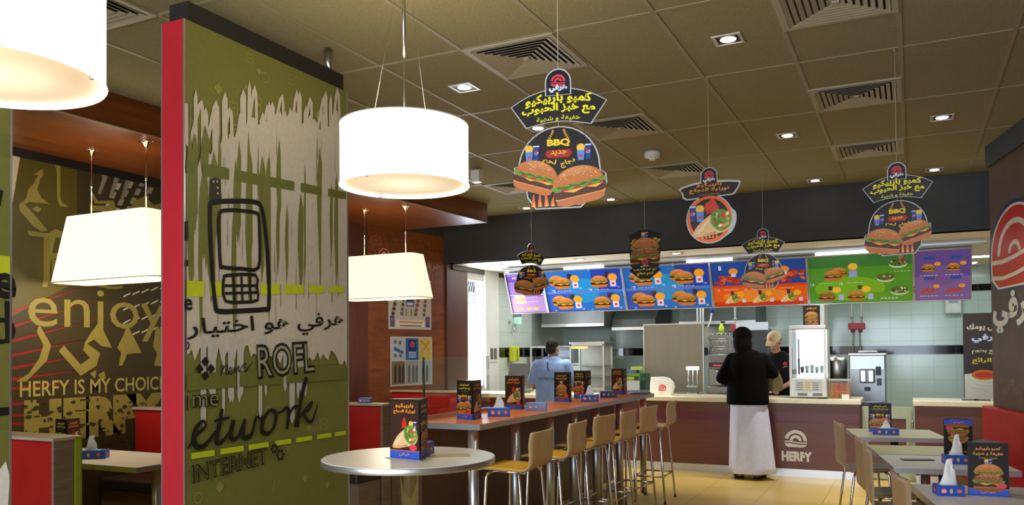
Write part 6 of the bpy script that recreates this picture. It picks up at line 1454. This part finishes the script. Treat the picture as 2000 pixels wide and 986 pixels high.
a = Art(.0005, base=.0); logo(a, .10, 1.30, .028, (226, 60, 66), (24, 24, 28)); a.text('هرفي', .10, 1.255, (230, 220, 220), w=.06, h=.02); a.build('shirt_logo', t, (0, -.146, 0))
b = MB(); hr2 = mat('black_short_hair', (24, 20, 18), .8); b.ball(P(0, -.025, .02), (.084, .09, .085), hr2, 2, R3); remesh(b.build('hair', t), .01, 2)
for s in (-1, 1):
    e_ = MB(); e_.ball(P(s*.031, .083, .008), (.014, .008, .006), mat('eye_white', (226, 220, 212), .3), 2, R3); e_.ball(P(s*.031, .089, .006), (.006, .004, .006), mat('eye_iris', (40, 26, 18), .3), 1, R3); e_.build('eye', t)
    e_ = MB(); e_.limb(P(s*.014, .096, .038), P(s*.05, .084, .036), .005, .004, hr2, 8); e_.build('eyebrow', t)
e_ = MB(); e_.ball(P(0, .099, -.062), (.024, .006, .005), mat('lips', (140, 84, 72), .5), 2, R3); e_.build('mouth', t)
cp = mat('tan_cap_cloth', (206, 186, 140), .7, noise=.05); b = MB(); b.ball(P(0, -.010, .065), (.09, .106, .078), cp, 3, R3)
for k in range(7): x = -.06+.02*k; b.limb(P(x, .07, .055), P(x*.9, .165-.5*abs(x)*abs(x)*20*.3, .035), .011, .009, cp, 8)
remesh(b.build('cap', t), .008, 2)
a = Art(.0004); logo(a, 0, 0, .026, (214, 60, 60), (206, 186, 140)); o = a.build('cap_badge', t); o.matrix_local = Matrix.Translation(P(0, .098, .088)) @ R3 @ Matrix.Rotation(R_(-22), 4, 'X')
tr = mat('dark_trousers', (34, 34, 40), .8)
def trousers(t, m, f, zh, feet=.11, hem=.07):
    b = MB(); b.ball((0, 0, zh), (.175, .13, .12), m)
    for s in (-1, 1): b.limb((s*.09, 0, zh-.02), (s*.10, f*.02, zh*.55), .098, .075, m); b.limb((s*.10, f*.02, zh*.55), (s*feet, 0, hem+.06), .073, .062, m)
    remesh(b.build('trousers', t), .013, 4)
    for s in (-1, 1):
        b = MB(); b.ball((s*(feet+.02), f*.06, .035), (.052, .14, .036), black); b.ball((s*feet, -f*.03, .05), (.048, .06, .05), black); b.build('shoe', t)
trousers(t, tr, -1, .88)
# --- man in light blue seen from behind
hg = 1.64
armsC = {-1: ((-.165, 0, 1.285), (-.265, .03, 1.07), (-.20, .26, 1.01), (.2, .9, 0), (0, 0, 1), .5), 1: ((.165, 0, 1.285), (.265, .03, 1.07), (.22, .26, 1.0), (-.2, .9, 0), (0, 0, 1), .5)}
t, P, R3 = person('person in a light blue lettered T-shirt seen from behind, beyond the bar', -4.06, 9.38, R_(8), skin_b, 1, hg, armsC, (.0, .02, 1.525), .12, -.2, .11)
bl = mat('light_blue_cotton', (128, 156, 206), .8, noise=.08, scale=14)
garment(t, 'blue_tshirt', bl, [ering(0, 0, z, rx, ry, 32, .004, 5, z*9) for z, rx, ry in ((.74, .205, .155), (.9, .215, .16), (1.1, .21, .152), (1.26, .215, .145), (1.345, .19, .12), (1.40, .11, .088), (1.425, .075, .072))], [[((-.18, 0, 1.31), .082), ((-.25, .02, 1.13), .074)], [((.18, 0, 1.31), .082), ((.25, .02, 1.13), .074)]])
a = Art(.0005, base=.0); a.text('ON THE COURT', .0, 1.13, (70, 84, 124), w=.28, h=.036, bold=.02); a.stroke([(-.01, 1.36), (-.012, 1.28), (.0, 1.25)], .018, (60, 66, 90)); a.build('back_print', t, (0, -.162, 0))
b = MB(); b.ball(P(0, -.02, .042), (.083, .094, .088), hr2, 2, R3); b.ball(P(0, -.045, -.02), (.072, .058, .06), hr2, 2, R3); remesh(b.build('hair', t), .009, 2)
trousers(t, tr, 1, .82)
